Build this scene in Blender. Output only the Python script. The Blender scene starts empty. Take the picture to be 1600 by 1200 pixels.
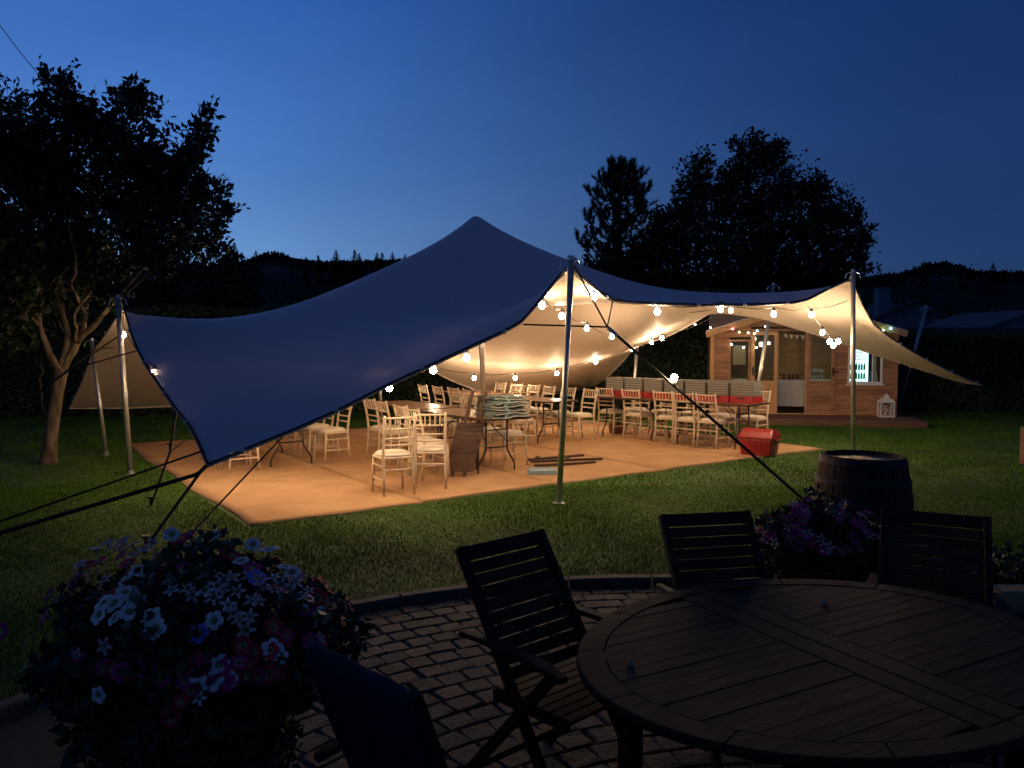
import bpy, math, random
import numpy as np
from mathutils import Vector, Matrix

rnd = random.Random(7)
rng = np.random.default_rng(7)
C = bpy.context.scene.collection
SC = bpy.context.scene

# ------------------------------------------------------------------ camera
CAM_H = 1.75
F = 1200.0
PITCH = math.atan(60 / F)
cd = bpy.data.cameras.new('camera')
cam = bpy.data.objects.new('camera', cd)
C.objects.link(cam)
cam.location = (0, 0, CAM_H)
cam.rotation_euler = (math.pi / 2 - PITCH, 0, 0)
cd.sensor_width = 36
cd.lens = 27
cd.clip_start = 0.05
cd.clip_end = 3000
SC.camera = cam

# ------------------------------------------------------------------ sky at dusk
w = bpy.data.worlds.new('World')
SC.world = w
w.use_nodes = True
nt = w.node_tree
nt.nodes.clear()
out = nt.nodes.new('ShaderNodeOutputWorld')
bg = nt.nodes.new('ShaderNodeBackground')
nt.links.new(bg.outputs[0], out.inputs[0])


def wn(t, **k):
    n = nt.nodes.new(t)
    for a, b in k.items():
        setattr(n, a, b)
    return n


def vmath(op, a, b):
    n = wn('ShaderNodeMath', operation=op)
    for i, v in enumerate((a, b)):
        if isinstance(v, (int, float)):
            n.inputs[i].default_value = v
        else:
            nt.links.new(v, n.inputs[i])
    return n.outputs[0]


geo = wn('ShaderNodeTexCoord')
sep = wn('ShaderNodeSeparateXYZ')
nt.links.new(geo.outputs['Generated'], sep.inputs[0])
# afterglow direction: sun has set ahead and to the left
SUN_AZ = math.radians(-32)            # from +Y towards -X
dot = wn('ShaderNodeVectorMath', operation='DOT_PRODUCT')
nt.links.new(geo.outputs['Generated'], dot.inputs[0])
dot.inputs[1].default_value = (math.sin(SUN_AZ), math.cos(SUN_AZ), -0.05)
glow = vmath('MULTIPLY_ADD', dot.outputs['Value'], 0.5)
glow.node.inputs[2].default_value = 0.5            # 0..1
glow = vmath('MAXIMUM', glow, 0.0)
glow = vmath('POWER', glow, 11.0)
elev = vmath('MAXIMUM', sep.outputs['Z'], 0.0)
rampA = wn('ShaderNodeValToRGB')                    # towards the afterglow
rampB = wn('ShaderNodeValToRGB')                    # away from it


def setramp(r, stops):
    e = r.color_ramp.elements
    while len(e) > 1:
        e.remove(e[-1])
    e[0].position = stops[0][0]
    e[0].color = (*stops[0][1], 1)
    for p, c in stops[1:]:
        k = e.new(p)
        k.color = (*c, 1)


setramp(rampA, [(0.0, (0.20, 0.37, 0.64)), (0.10, (0.160, 0.34, 0.69)), (0.22, (0.096, 0.265, 0.71)),
                (0.45, (0.046, 0.185, 0.72)), (0.62, (0.028, 0.095, 0.34)), (0.85, (0.018, 0.042, 0.13)), (1.0, (0.015, 0.028, 0.080))])
setramp(rampB, [(0.0, (0.013, 0.038, 0.115)), (0.10, (0.012, 0.037, 0.125)), (0.25, (0.009, 0.033, 0.125)),
                (0.42, (0.005, 0.026, 0.112)), (0.72, (0.010, 0.022, 0.075)), (1.0, (0.015, 0.026, 0.070))])
nt.links.new(elev, rampA.inputs[0])
nt.links.new(elev, rampB.inputs[0])
mx = wn('ShaderNodeMix', data_type='RGBA')
nt.links.new(glow, mx.inputs[0])
nt.links.new(rampB.outputs[0], mx.inputs[6])
nt.links.new(rampA.outputs[0], mx.inputs[7])
cmap = wn('ShaderNodeMapping')
cmap.inputs['Scale'].default_value = (2.2, 2.2, 7.0)
nt.links.new(geo.outputs['Generated'], cmap.inputs[0])
cn_ = wn('ShaderNodeTexNoise')
cn_.inputs['Scale'].default_value = 1.6
cn_.inputs['Detail'].default_value = 5
nt.links.new(cmap.outputs[0], cn_.inputs[0])
cr_ = wn('ShaderNodeMapRange')
cr_.inputs[1].default_value = .3
cr_.inputs[2].default_value = .7
cr_.inputs[3].default_value = 1.05
cr_.inputs[4].default_value = .93
nt.links.new(cn_.outputs[0], cr_.inputs[0])
nt.links.new(mx.outputs[2], bg.inputs[0])
nt.links.new(cr_.outputs[0], bg.inputs[1])

SC.view_settings.view_transform = 'Standard'
SC.view_settings.look = 'None'
SC.view_settings.gamma = 1
SC.view_settings.exposure = 0
SC.view_settings.use_curve_mapping = False
SC.render.engine = 'CYCLES'
SC.cycles.max_bounces = 6
SC.cycles.diffuse_bounces = 4
SC.cycles.transparent_max_bounces = 12
SC.cycles.use_light_tree = True
SC.cycles.sample_clamp_indirect = 4

# ------------------------------------------------------------------ measuring helpers
CA, SA = math.cos(PITCH), math.sin(PITCH)


def _dir(px, py):
    x, y = (px - 800) / F, (600 - py) / F
    return Vector((x, CA + y * SA, -SA + y * CA))


def P(px, py, Y):
    d = _dir(px, py)
    s = Y / d.y
    return Vector((d.x * s, Y, CAM_H + d.z * s))


def G(px, py, z=0.0):
    d = _dir(px, py)
    s = (z - CAM_H) / d.z
    return Vector((d.x * s, d.y * s, z))


# ------------------------------------------------------------------ materials
def mat(name, col, rough=0.6, var=0.15, scale=8.0, bump=0.0, bscale=60.0, metal=0.0, spec=0.5,
        stretch=(1, 1, 1), col2=None, coat=0.0, sheen=0.0, detail=5, rv=0.0):
    m = bpy.data.materials.new(name)
    m.use_nodes = True
    t = m.node_tree
    b = t.nodes['Principled BSDF']
    b.inputs['Roughness'].default_value = rough
    b.inputs['Metallic'].default_value = metal
    b.inputs['Specular IOR Level'].default_value = spec
    b.inputs['Coat Weight'].default_value = coat
    b.inputs['Sheen Weight'].default_value = sheen
    tc = t.nodes.new('ShaderNodeTexCoord')
    mp = t.nodes.new('ShaderNodeMapping')
    mp.inputs['Scale'].default_value = stretch
    t.links.new(tc.outputs['Object'], mp.inputs[0])
    oi = t.nodes.new('ShaderNodeObjectInfo')
    off = t.nodes.new('ShaderNodeVectorMath')
    off.operation = 'SCALE'
    off.inputs[0].default_value = (37.0, 19.0, 53.0)
    t.links.new(oi.outputs['Random'], off.inputs['Scale'])
    t.links.new(off.outputs[0], mp.inputs['Location'])
    n = t.nodes.new('ShaderNodeTexNoise')
    n.inputs['Scale'].default_value = scale
    n.inputs['Detail'].default_value = detail
    t.links.new(mp.outputs[0], n.inputs[0])
    mixn = t.nodes.new('ShaderNodeMix')
    mixn.data_type = 'RGBA'
    c2 = col2 or tuple(c * (1 - var) for c in col)
    c1 = tuple(min(1, c * (1 + var)) for c in col)
    mixn.inputs[6].default_value = (*c2, 1)
    mixn.inputs[7].default_value = (*c1, 1)
    rm = t.nodes.new('ShaderNodeMapRange')
    rm.inputs[1].default_value = 0.32
    rm.inputs[2].default_value = 0.68
    t.links.new(n.outputs[0], rm.inputs[0])
    t.links.new(rm.outputs[0], mixn.inputs[0])
    src = mixn.outputs[2]
    if rv:
        hs = t.nodes.new('ShaderNodeHueSaturation')
        rr = t.nodes.new('ShaderNodeMapRange')
        rr.inputs[3].default_value = 1 - rv
        rr.inputs[4].default_value = 1 + rv
        t.links.new(oi.outputs['Random'], rr.inputs[0])
        t.links.new(rr.outputs[0], hs.inputs['Value'])
        t.links.new(src, hs.inputs['Color'])
        src = hs.outputs[0]
    t.links.new(src, b.inputs['Base Color'])
    if bump:
        n2 = t.nodes.new('ShaderNodeTexNoise')
        n2.inputs['Scale'].default_value = bscale
        n2.inputs['Detail'].default_value = 4
        t.links.new(mp.outputs[0], n2.inputs[0])
        bp = t.nodes.new('ShaderNodeBump')
        bp.inputs['Strength'].default_value = bump
        bp.inputs['Distance'].default_value = 0.01
        t.links.new(n2.outputs[0], bp.inputs['Height'])
        t.links.new(bp.outputs[0], b.inputs['Normal'])
    return m


def emis(name, col, s):
    m = bpy.data.materials.new(name)
    m.use_nodes = True
    b = m.node_tree.nodes['Principled BSDF']
    b.inputs['Base Color'].default_value = (0.8, 0.8, 0.8, 1)
    b.inputs['Emission Color'].default_value = (*col, 1)
    b.inputs['Emission Strength'].default_value = s
    return m


def glassmat(name, tint=(0.9, 0.95, 0.93)):
    m = bpy.data.materials.new(name)
    m.use_nodes = True
    t = m.node_tree
    t.nodes.clear()
    o = t.nodes.new('ShaderNodeOutputMaterial')
    tr = t.nodes.new('ShaderNodeBsdfTransparent')
    tr.inputs[0].default_value = (*tint, 1)
    gl = t.nodes.new('ShaderNodeBsdfGlossy')
    gl.inputs['Roughness'].default_value = 0.03
    fr = t.nodes.new('ShaderNodeFresnel')
    fr.inputs[0].default_value = 1.5
    mxs = t.nodes.new('ShaderNodeMixShader')
    t.links.new(fr.outputs[0], mxs.inputs[0])
    t.links.new(tr.outputs[0], mxs.inputs[1])
    t.links.new(gl.outputs[0], mxs.inputs[2])
    t.links.new(mxs.outputs[0], o.inputs[0])
    return m


M = {}
M['grass'] = mat('lawn_soil', (0.044, 0.095, 0.008), 0.9, 0.35, 1.6, 0.9, 70, col2=(0.030, 0.054, 0.006), detail=9)
M['blade'] = mat('grass_blade', (0.060, 0.155, 0.010), 0.7, 0.4, .7, col2=(0.044, 0.112, 0.008), spec=0.1)
M['coir'] = mat('coir_fibre', (0.57, 0.355, 0.20), 0.95, 0.05, 2.3, 1.0, 120, col2=(0.49, 0.295, 0.155), detail=10, spec=0.1)
M['lime'] = mat('limewashed_wood', (0.66, 0.54, 0.40), 0.55, 0.15, 14, 0.2, 80, rv=0.05)
M['pad'] = mat('ivory_cloth', (0.80, 0.74, 0.62), 0.9, 0.04, 10, 0.3, 220)
M['tabletop'] = mat('varnished_ply', (0.22, 0.115, 0.06), 0.35, 0.25, 3, stretch=(1, 12, 1))
M['tabedge'] = mat('dark_table_edge', (0.05, 0.025, 0.018), 0.45, 0.2, 6)
M['blackmetal'] = mat('dark_painted_steel', (0.028, 0.017, 0.018), 0.4, 0.15, 9)
M['alu'] = mat('brushed_aluminium', (0.55, 0.55, 0.50), 0.38, 0.12, 5, 0.1, 40, metal=0.75)
M['strap'] = mat('black_webbing', (0.012, 0.011, 0.013), 0.85, 0.2, 30)
M['rope'] = mat('grey_rope', (0.30, 0.28, 0.25), 0.85, 0.2, 60)
M['hem'] = mat('pale_edge_cord', (0.55, 0.48, 0.40), 0.7, 0.1, 30)
M['darkwood'] = mat('oiled_teak', (0.060, 0.032, 0.018), 0.75, 0.3, 5, 0.25, 50, stretch=(2, 14, 14), spec=.2)
M['darkslat'] = mat('weathered_teak', (0.085, 0.048, 0.024), 0.8, 0.35, 4, 0.35, 50, stretch=(1.5, 16, 16), spec=.15, rv=0.18)
M['barrelwood'] = mat('barrel_oak', (0.080, 0.050, 0.030), 0.85, 0.4, 4, 0.5, 40, stretch=(8, 8, 1), spec=.2, rv=0.2)
M['hoop'] = mat('iron_hoop', (0.07, 0.052, 0.042), 0.7, 0.3, 8, metal=0.3)
M['barreltop'] = mat('wet_barrel_lid', (0.06, 0.05, 0.045), 0.12, 0.2, 6)
M['red'] = mat('red_plastic', (0.34, 0.016, 0.018), 0.38, 0.08, 6)
M['redcrate'] = mat('red_crate_plastic', (0.36, 0.020, 0.024), 0.45, 0.1, 6)
M['cladding'] = mat('stained_cladding', (0.40, 0.215, 0.110), 0.6, 0.35, 2.6, 0.3, 40, stretch=(1, 4, 14), col2=(0.27, 0.12, 0.055), rv=0.22)
M['doorwood'] = mat('golden_pine', (0.66, 0.38, 0.16), 0.5, 0.15, 3, 0.15, 40, stretch=(8, 4, 1))
M['inwood'] = mat('raw_inside_boards', (0.70, 0.48, 0.27), 0.75, 0.2, 3, stretch=(1, 4, 10), rv=0.12)
M['roofing'] = mat('roof_felt', (0.045, 0.04, 0.04), 0.9, 0.2, 10, 0.5, 100)
M['deck'] = mat('deck_boards', (0.17, 0.09, 0.06), 0.7, 0.3, 3, 0.3, 50, stretch=(1, 10, 10), rv=0.2)
M['white'] = mat('white_paint', (0.86, 0.84, 0.78), 0.5, 0.05, 8)
M['whitecloth'] = mat('white_tablecloth', (0.74, 0.73, 0.72), 0.9, 0.04, 6, 0.2, 90)
M['teal'] = mat('sage_fabric', (0.24, 0.31, 0.30), 0.9, 0.2, 7, 0.5, 120, col2=(0.13, 0.19, 0.20), rv=0.15)
M['tealpipe'] = mat('pale_piping', (0.46, 0.45, 0.38), 0.9, 0.1, 12)
M['bluefold'] = mat('pale_blue_fabric', (0.27, 0.40, 0.46), 0.9, 0.15, 7, 0.3, 100)
M['signwood'] = mat('rustic_brown_board', (0.070, 0.036, 0.026), 0.7, 0.35, 5, 0.5, 60, stretch=(2, 12, 12), rv=0.2)
M['chalk'] = mat('faded_white_lettering', (0.22, 0.18, 0.15), 0.9, 0.2, 20)
M['paver'] = mat('tumbled_paver', (0.092, 0.070, 0.046), 0.9, 0.35, 9, 0.6, 60, col2=(0.060, 0.046, 0.033), rv=0.25)
M['joint'] = mat('paver_joint_sand', (0.055, 0.040, 0.027), 0.95, 0.3, 30)
M['kerb'] = mat('concrete_kerb', (0.090, 0.075, 0.055), 0.85, 0.2, 12, 0.4, 60, rv=0.15)
M['leafdark'] = mat('tree_leaf', (0.024, 0.040, 0.015), 0.55, 0.35, 2.0, spec=0.25)
M['leafbig'] = mat('broad_tree_leaf', (0.028, 0.040, 0.018), 0.6, 0.35, 1.0, spec=0.2)
M['needle'] = mat('pine_needle', (0.020, 0.036, 0.020), 0.6, 0.3, 1.0, spec=0.2)
M['hedge'] = mat('hedge_leaf', (0.085, 0.120, 0.045), 0.6, 0.45, 1.5, spec=0.2, col2=(0.045, 0.070, 0.026))
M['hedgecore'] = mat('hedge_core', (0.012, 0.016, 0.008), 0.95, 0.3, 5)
M['bark'] = mat('tree_bark', (0.16, 0.115, 0.068), 0.85, 0.45, 14, 1.0, 45, stretch=(1, 1, 0.25), col2=(0.06, 0.042, 0.026))
M['farbark'] = mat('dark_bark', (0.045, 0.035, 0.028), 0.9, 0.3, 5)
M['hill'] = mat('wooded_hill', (0.012, 0.018, 0.012), 0.95, 0.3, 0.1)
M['render'] = mat('grey_rendered_wall', (0.22, 0.23, 0.25), 0.9, 0.1, 2)
M['slate'] = mat('slate_roof', (0.10, 0.105, 0.12), 0.7, 0.2, 3)
M['fencewood'] = mat('grey_fence_board', (0.13, 0.115, 0.10), 0.85, 0.25, 3, rv=0.2)
M['petal_white'] = mat('white_petal', (0.84, 0.77, 0.68), 0.7, 0.06, 30, sheen=0.2, rv=0.12)
M['petal_mag'] = mat('magenta_petal', (0.55, 0.015, 0.13), 0.7, 0.2, 30, rv=0.3)
M['petal_red'] = mat('crimson_petal', (0.60, 0.012, 0.035), 0.7, 0.2, 30, rv=0.3)
M['petal_pink'] = mat('pale_pink_petal', (0.80, 0.50, 0.46), 0.7, 0.1, 30, rv=0.2)
M['petal_violet'] = mat('violet_petal', (0.20, 0.20, 0.62), 0.7, 0.1, 30)
M['petleaf'] = mat('petunia_leaf', (0.035, 0.060, 0.022), 0.6, 0.35, 8)
M['pot'] = mat('dark_tub', (0.035, 0.025, 0.02), 0.8, 0.2, 10)
M['throat'] = mat('flower_throat', (0.45, 0.42, 0.20), 0.7, 0.1, 10)
M['bluecloth'] = mat('blue_canvas', (0.011, 0.017, 0.036), 0.85, 0.12, 5, 0.4, 200)
M['wicker'] = mat('brown_wicker', (0.14, 0.06, 0.03), 0.7, 0.3, 40)
M['sleeper'] = mat('pale_sawn_timber', (0.42, 0.30, 0.15), 0.75, 0.25, 5, 0.4, 50)
M['cable'] = mat('black_cable', (0.012, 0.012, 0.012), 0.5, 0.1, 9)
M['bulb'] = emis('warm_bulb_glow', (1.0, 0.70, 0.43), 320.0)
M['glass'] = glassmat('window_glass')
M['fridge'] = emis('cool_fridge_glow', (0.55, 0.92, 1.0), 2.4)
M['bottlegreen'] = mat('green_bottle', (0.10, 0.40, 0.10), 0.15, 0.1, 6)
M['bottleblue'] = mat('blue_bottle', (0.03, 0.14, 0.30), 0.15, 0.1, 6)
M['clearglass'] = mat('drinking_glass', (0.62, 0.66, 0.64), 0.08, 0.05, 6)
M['cream'] = mat('cream_blind', (0.70, 0.56, 0.36), 0.9, 0.05, 6)
M['wire'] = mat('galvanised_clamp', (0.62, 0.62, 0.60), 0.3, 0.1, 9, metal=0.8)
for nme, c in (('white', (1, 0.9, 0.7)), ('pink', (1, 0.35, 0.6)), ('blue', (0.2, 0.65, 1)), ('green', (0.5, 1, 0.4)), ('amber', (1, 0.7, 0.3))):
    M['fairy_' + nme] = emis('fairy_light_' + nme, c, 14)


# ------------------------------------------------------------------ mesh building helpers
class MB:
    def __init__(s):
        s.v, s.f = [], []

    def add(s, vs, fs):
        n = len(s.v)
        s.v += [tuple(v) for v in vs]
        s.f += [tuple(i + n for i in f) for f in fs]
        return s

    def box(s, lo, hi, mtx=None):
        x0, y0, z0 = lo
        x1, y1, z1 = hi
        vs = [Vector(p) for p in ((x0, y0, z0), (x1, y0, z0), (x1, y1, z0), (x0, y1, z0), (x0, y0, z1), (x1, y0, z1), (x1, y1, z1), (x0, y1, z1))]
        if mtx:
            vs = [mtx @ p for p in vs]
        return s.add(vs, [(3, 2, 1, 0), (4, 5, 6, 7), (0, 1, 5, 4), (1, 2, 6, 5), (2, 3, 7, 6), (3, 0, 4, 7)])

    def bar(s, a, b, wdt, hgt, up=(0, 0, 1)):
        a, b = Vector(a), Vector(b)
        d = (b - a).normalized()
        u = Vector(up)
        sx = d.cross(u)
        if sx.length < 1e-4:
            sx = d.cross(Vector((1, 0, 0)))
        sx.normalize()
        uz = sx.cross(d).normalized()
        vs = []
        for p in (a, b):
            for i, j in ((-1, -1), (1, -1), (1, 1), (-1, 1)):
                vs.append(p + sx * wdt / 2 * i + uz * hgt / 2 * j)
        return s.add(vs, [(3, 2, 1, 0), (4, 5, 6, 7), (0, 1, 5, 4), (1, 2, 6, 5), (2, 3, 7, 6), (3, 0, 4, 7)])

    def tube(s, pts, rad, n=6, cap=True):
        pts = [Vector(p) for p in pts]
        m = len(pts)
        if isinstance(rad, (int, float)):
            rad = [rad] * m
        vs, fs = [], []
        ref = None
        for i, p in enumerate(pts):
            d = (pts[min(i + 1, m - 1)] - pts[max(i - 1, 0)]).normalized()
            if ref is None:
                ref = d.orthogonal().normalized()
            ref = (ref - d * ref.dot(d)).normalized()
            o = d.cross(ref)
            for k in range(n):
                a = 2 * math.pi * k / n
                vs.append(p + (ref * math.cos(a) + o * math.sin(a)) * rad[i])
        for i in range(m - 1):
            for k in range(n):
                k2 = (k + 1) % n
                fs.append((i * n + k, i * n + k2, (i + 1) * n + k2, (i + 1) * n + k))
        if cap:
            fs.append(tuple(reversed(range(n))))
            fs.append(tuple((m - 1) * n + k for k in range(n)))
        return s.add(vs, fs)

    def lathe(s, prof, n=20, c=(0, 0, 0), a0=0, a1=2 * math.pi):
        full = abs(a1 - a0 - 2 * math.pi) < 1e-6
        m = n if full else n + 1
        vs, fs = [], []
        for r, z in prof:
            for k in range(m):
                a = a0 + (a1 - a0) * k / n
                vs.append((c[0] + r * math.cos(a), c[1] + r * math.sin(a), c[2] + z))
        for i in range(len(prof) - 1):
            for k in range(n):
                k2 = (k + 1) % m
                fs.append((i * m + k, i * m + k2, (i + 1) * m + k2, (i + 1) * m + k))
        return s.add(vs, fs)

    def build(s, name, material, parent=None, smooth=False, bevel=0.0):
        me = bpy.data.meshes.new(name)
        me.from_pydata([tuple(v) for v in s.v], [], s.f)
        if smooth:
            me.polygons.foreach_set('use_smooth', [True] * len(me.polygons))
        me.materials.append(material)
        me.update()
        return link(name, me, parent, bevel)


def link(name, me, parent=None, bevel=0.0):
    o = bpy.data.objects.new(name, me)
    C.objects.link(o)
    if parent is not None:
        o.parent = parent
    if bevel:
        b = o.modifiers.new('bevel', 'BEVEL')
        b.width = bevel
        b.segments = 2
        b.limit_method = 'ANGLE'
    return o


def npmesh(name, verts, nper, material, parent=None):
    """many loose polygons of nper corners each, fast"""
    verts = np.asarray(verts, dtype=np.float32).reshape(-1, 3)
    n = len(verts)
    nf = n // nper
    me = bpy.data.meshes.new(name)
    me.vertices.add(n)
    me.vertices.foreach_set('co', verts.ravel())
    me.loops.add(n)
    me.loops.foreach_set('vertex_index', np.arange(n, dtype=np.int32))
    me.polygons.add(nf)
    me.polygons.foreach_set('loop_start', np.arange(0, n, nper, dtype=np.int32))
    me.polygons.foreach_set('loop_total', np.full(nf, nper, dtype=np.int32))
    me.materials.append(material)
    me.update(calc_edges=True)
    return link(name, me, parent)


def tag(o, label=None, cat=None, group=None, kind=None):
    if label:
        o['label'] = label
    if cat:
        o['category'] = cat
    if group:
        o['group'] = group
    if kind:
        o['kind'] = kind
    return o


def thing(name, label, cat, loc=(0, 0, 0), rz=0.0, group=None):
    o = bpy.data.objects.new(name, None)
    C.objects.link(o)
    o.location = loc
    o.rotation_euler = (0, 0, rz)
    o.empty_display_size = 0.1
    return tag(o, label, cat, group)


def copy_tree(o, parent=None):
    kids = [k for k in KIDS.get(o.name, [])]
    c = o.copy()
    C.objects.link(c)
    if parent is not None:
        c.parent = parent
    for k in kids:
        copy_tree(k, c)
    return c


KIDS = {}


def index_kids(root):
    """remember the children of a finished prototype so copying is quick"""
    st = [root]
    while st:
        o = st.pop()
        ch = list(o.children)
        KIDS[o.name] = ch
        st += ch


def leaf_quads(cen, size, asp=0.55, up=None):
    """rhombic leaves at cen (N,3) with random directions"""
    n = len(cen)
    d = rng.normal(size=(n, 3))
    if up is not None:
        d += np.array(up)
    d /= np.linalg.norm(d, axis=1)[:, None]
    e = rng.normal(size=(n, 3))
    e -= d * np.sum(d * e, axis=1)[:, None]
    e /= np.linalg.norm(e, axis=1)[:, None]
    L = (size * rng.uniform(0.6, 1.25, n))[:, None]
    W = L * asp * 0.5
    a = cen
    return np.stack([a, a + d * L * 0.45 + e * W, a + d * L, a + d * L * 0.45 - e * W], axis=1)


# ------------------------------------------------------------------ ground
def plane_struct(name, pts, m, z):
    mb = MB()
    mb.add([(p[0], p[1], z) for p in pts], [tuple(range(len(pts)))])
    o = mb.build(name, m)
    o['kind'] = 'structure'
    return o


plane_struct('lawn', [(-600, -60), (600, -60), (600, 900), (-600, 900)], M['grass'], 0.0)

PC = Vector((1.0, 1.6, 0))      # centre of the round patio
PR = 3.8
# sand bed and rim of the patio; the patio lies a little lower in look, so it is a raised lawn edge: kerb ring stands 5 cm
mb = MB()
ring = [(PC.x + (PR + 0.02) * math.cos(a), PC.y + (PR + 0.02) * math.sin(a)) for a in np.linspace(0, 2 * math.pi, 96, endpoint=False)]
patio = plane_struct('patio', ring, M['joint'], 0.027)
# kerb of separate curved stones
kerb = thing('patio_kerb', 'curved concrete kerb stones edging the round paved patio', 'kerb')
nk = 40
for k in range(nk):
    a0 = 2 * math.pi * k / nk + 0.0025
    a1 = 2 * math.pi * (k + 1) / nk - 0.0025
    if math.sin((a0 + a1) / 2) < -0.35:
        continue
    b = MB()
    b.lathe([(PR, -0.05), (PR, 0.085), (PR + 0.012, 0.097), (PR + 0.075, 0.10), (PR + 0.085, 0.09), (PR + 0.085, -0.05)], 5, (PC.x, PC.y, 0), a0, a1)
    nn = 6
    for e in (0, 5):
        b.f.append(tuple((i * nn + e) for i in range(6)) if e else tuple(reversed([i * nn for i in range(6)])))
    b.build('kerb_stone', M['kerb'], kerb)
# setts in rings
cands = []
r = PR - 0.09
course = 0.136
while r > 0.3:
    nseg = max(6, int(2 * math.pi * r / 0.148))
    ph = rnd.random() * 6.28
    for k in range(nseg):
        a = ph + 2 * math.pi * (k + rnd.uniform(-0.06, 0.06)) / nseg
        x, y = PC.x + r * math.cos(a), PC.y + r * math.sin(a)
        if y > 1.15 and -2.4 < x < 3.9:
            cands.append((math.hypot(x, y), x, y, a, 2 * math.pi * r / nseg))
    r -= course
pm = []
for v in range(6):
    b = MB()
    hx, hy = 0.0655, 0.0715
    j = [(rnd.uniform(-.006, .006), rnd.uniform(-.006, .006)) for _ in range(8)]
    base = [(-hx, -hy), (-hx * .4, -hy * 1.03), (hx * .4, -hy * 1.02), (hx, -hy), (hx, hy), (hx * .3, hy * 1.03), (-hx * .4, hy * 1.02), (-hx, hy)]
    base = [(p[0] + q[0], p[1] + q[1]) for p, q in zip(base, j)]
    vs = [(x, y, 0.0) for x, y in base] + [(x, y, 0.022) for x, y in base] + [(x * .86, y * .88, 0.032 + rnd.uniform(-.002, .002)) for x, y in base]
    fs = []
    for lv in (0, 8):
        for i in range(8):
            fs.append((lv + i, lv + (i + 1) % 8, lv + 8 + (i + 1) % 8, lv + 8 + i))
    fs.append(tuple(range(16, 24)))
    b.add(vs, fs)
    me = bpy.data.meshes.new('paver')
    me.from_pydata(b.v, [], b.f)
    me.materials.append(M['paver'])
    pm.append((me, b))
# the ones that show: left of and around the table
vis = [c for c in cands if 800 + 1200 * c[1] / c[2] > 380 and 800 + 1200 * c[1] / c[2] < 1650 and 540 + 2100 / c[2] < 1330]
vis.sort(key=lambda c: (abs(c[1] - 0.0) > 1.3, c[0]))
far = MB()
for i, (dd, x, y, a, wd) in enumerate(vis):
    me, b = pm[i % 6]
    tilt = (rnd.uniform(-.03, .03), rnd.uniform(-.03, .03))
    if i < 300:
        o = link('paver', me, patio)
        o.location = (x, y, 0.006 + rnd.uniform(0, .006))
        o.rotation_euler = (tilt[0], tilt[1], a + rnd.uniform(-.05, .05))
        o.scale = (1, wd / 0.147, 1)
    else:
        mt = Matrix.Translation((x, y, 0.008)) @ Matrix.Rotation(a, 4, 'Z') @ Matrix.Rotation(tilt[0], 4, 'X')
        far.add([mt @ Vector(v) for v in b.v], b.f)
if far.v:
    tag(far.build('pavers_beyond', M['paver'], patio), kind='stuff')

# coir matting, laid in strips (frame u along the front edge, v to the back)
M0 = Vector((-2.55, 7.37, 0))
U = Vector((0.817, 0.576, 0)).normalized()
V = Vector((-U.y, U.x, 0))


def UV(u, v, z=0.0):
    return M0 + U * u + V * v + Vector((0, 0, z))


matting = thing('coir_matting', 'tan coir matting laid in strips under the stretch tent', 'matting')
MW, MD = 9.6, 7.5
ns = 5
for k in range(ns):
    u0, u1 = MW * k / ns + 0.008, MW * (k + 1) / ns - 0.008
    nx, ny = 14, 60
    b = MB()
    vs, fs = [], []
    e0 = rnd.uniform(-.05, .05)
    for j in range(ny + 1):
        v = MD * j / ny
        for i in range(nx + 1):
            u = u0 + (u1 - u0) * i / nx
            ex = 0.0
            if j == 0:
                ex = e0 + 0.02 * math.sin(u * 5.3)
            if j == ny:
                ex = e0 * 2 + 0.04 * math.sin(u * 3.1)
            wob = 0.03 * math.sin(v * 2.1) if (k == 0 and i == 0) else 0.0
            z = 0.018 + 0.003 * math.sin(v * 5.1 + u * 1.3 + k) * math.sin(u * 2.7) + 0.006 * max(0, math.sin(v * 2.3 + k * 1.7 + 0.8 * math.sin(u))) ** 6
            if i in (0, nx):
                z -= 0.006
            vs.append(UV(u + wob, v + ex, z))
    for j in range(ny):
        for i in range(nx):
            a = j * (nx + 1) + i
            fs.append((a, a + 1, a + nx + 2, a + nx + 1))
    # skirts
    n0 = len(vs)
    rim = [i for i in range(nx + 1)] + [j * (nx + 1) + nx for j in range(1, ny + 1)] + [ny * (nx + 1) + i for i in range(nx - 1, -1, -1)] + [j * (nx + 1) for j in range(ny - 1, 0, -1)]
    for i in rim:
        vs.append(Vector((vs[i].x, vs[i].y, 0.001)))
    for q in range(len(rim)):
        q2 = (q + 1) % len(rim)
        fs.append((rim[q], n0 + q, n0 + q2, rim[q2]))
    b.add(vs, fs)
    b.build('matting_strip', M['coir'], matting, smooth=True)

# grass blades on the nearer lawn
def in_mat(x, y):
    rx, ry = x - M0.x, y - M0.y
    u = rx * U.x + ry * U.y
    v = rx * V.x + ry * V.y
    return (u > -.03) & (u < MW + .03) & (v > -.03) & (v < MD + .03)


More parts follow.
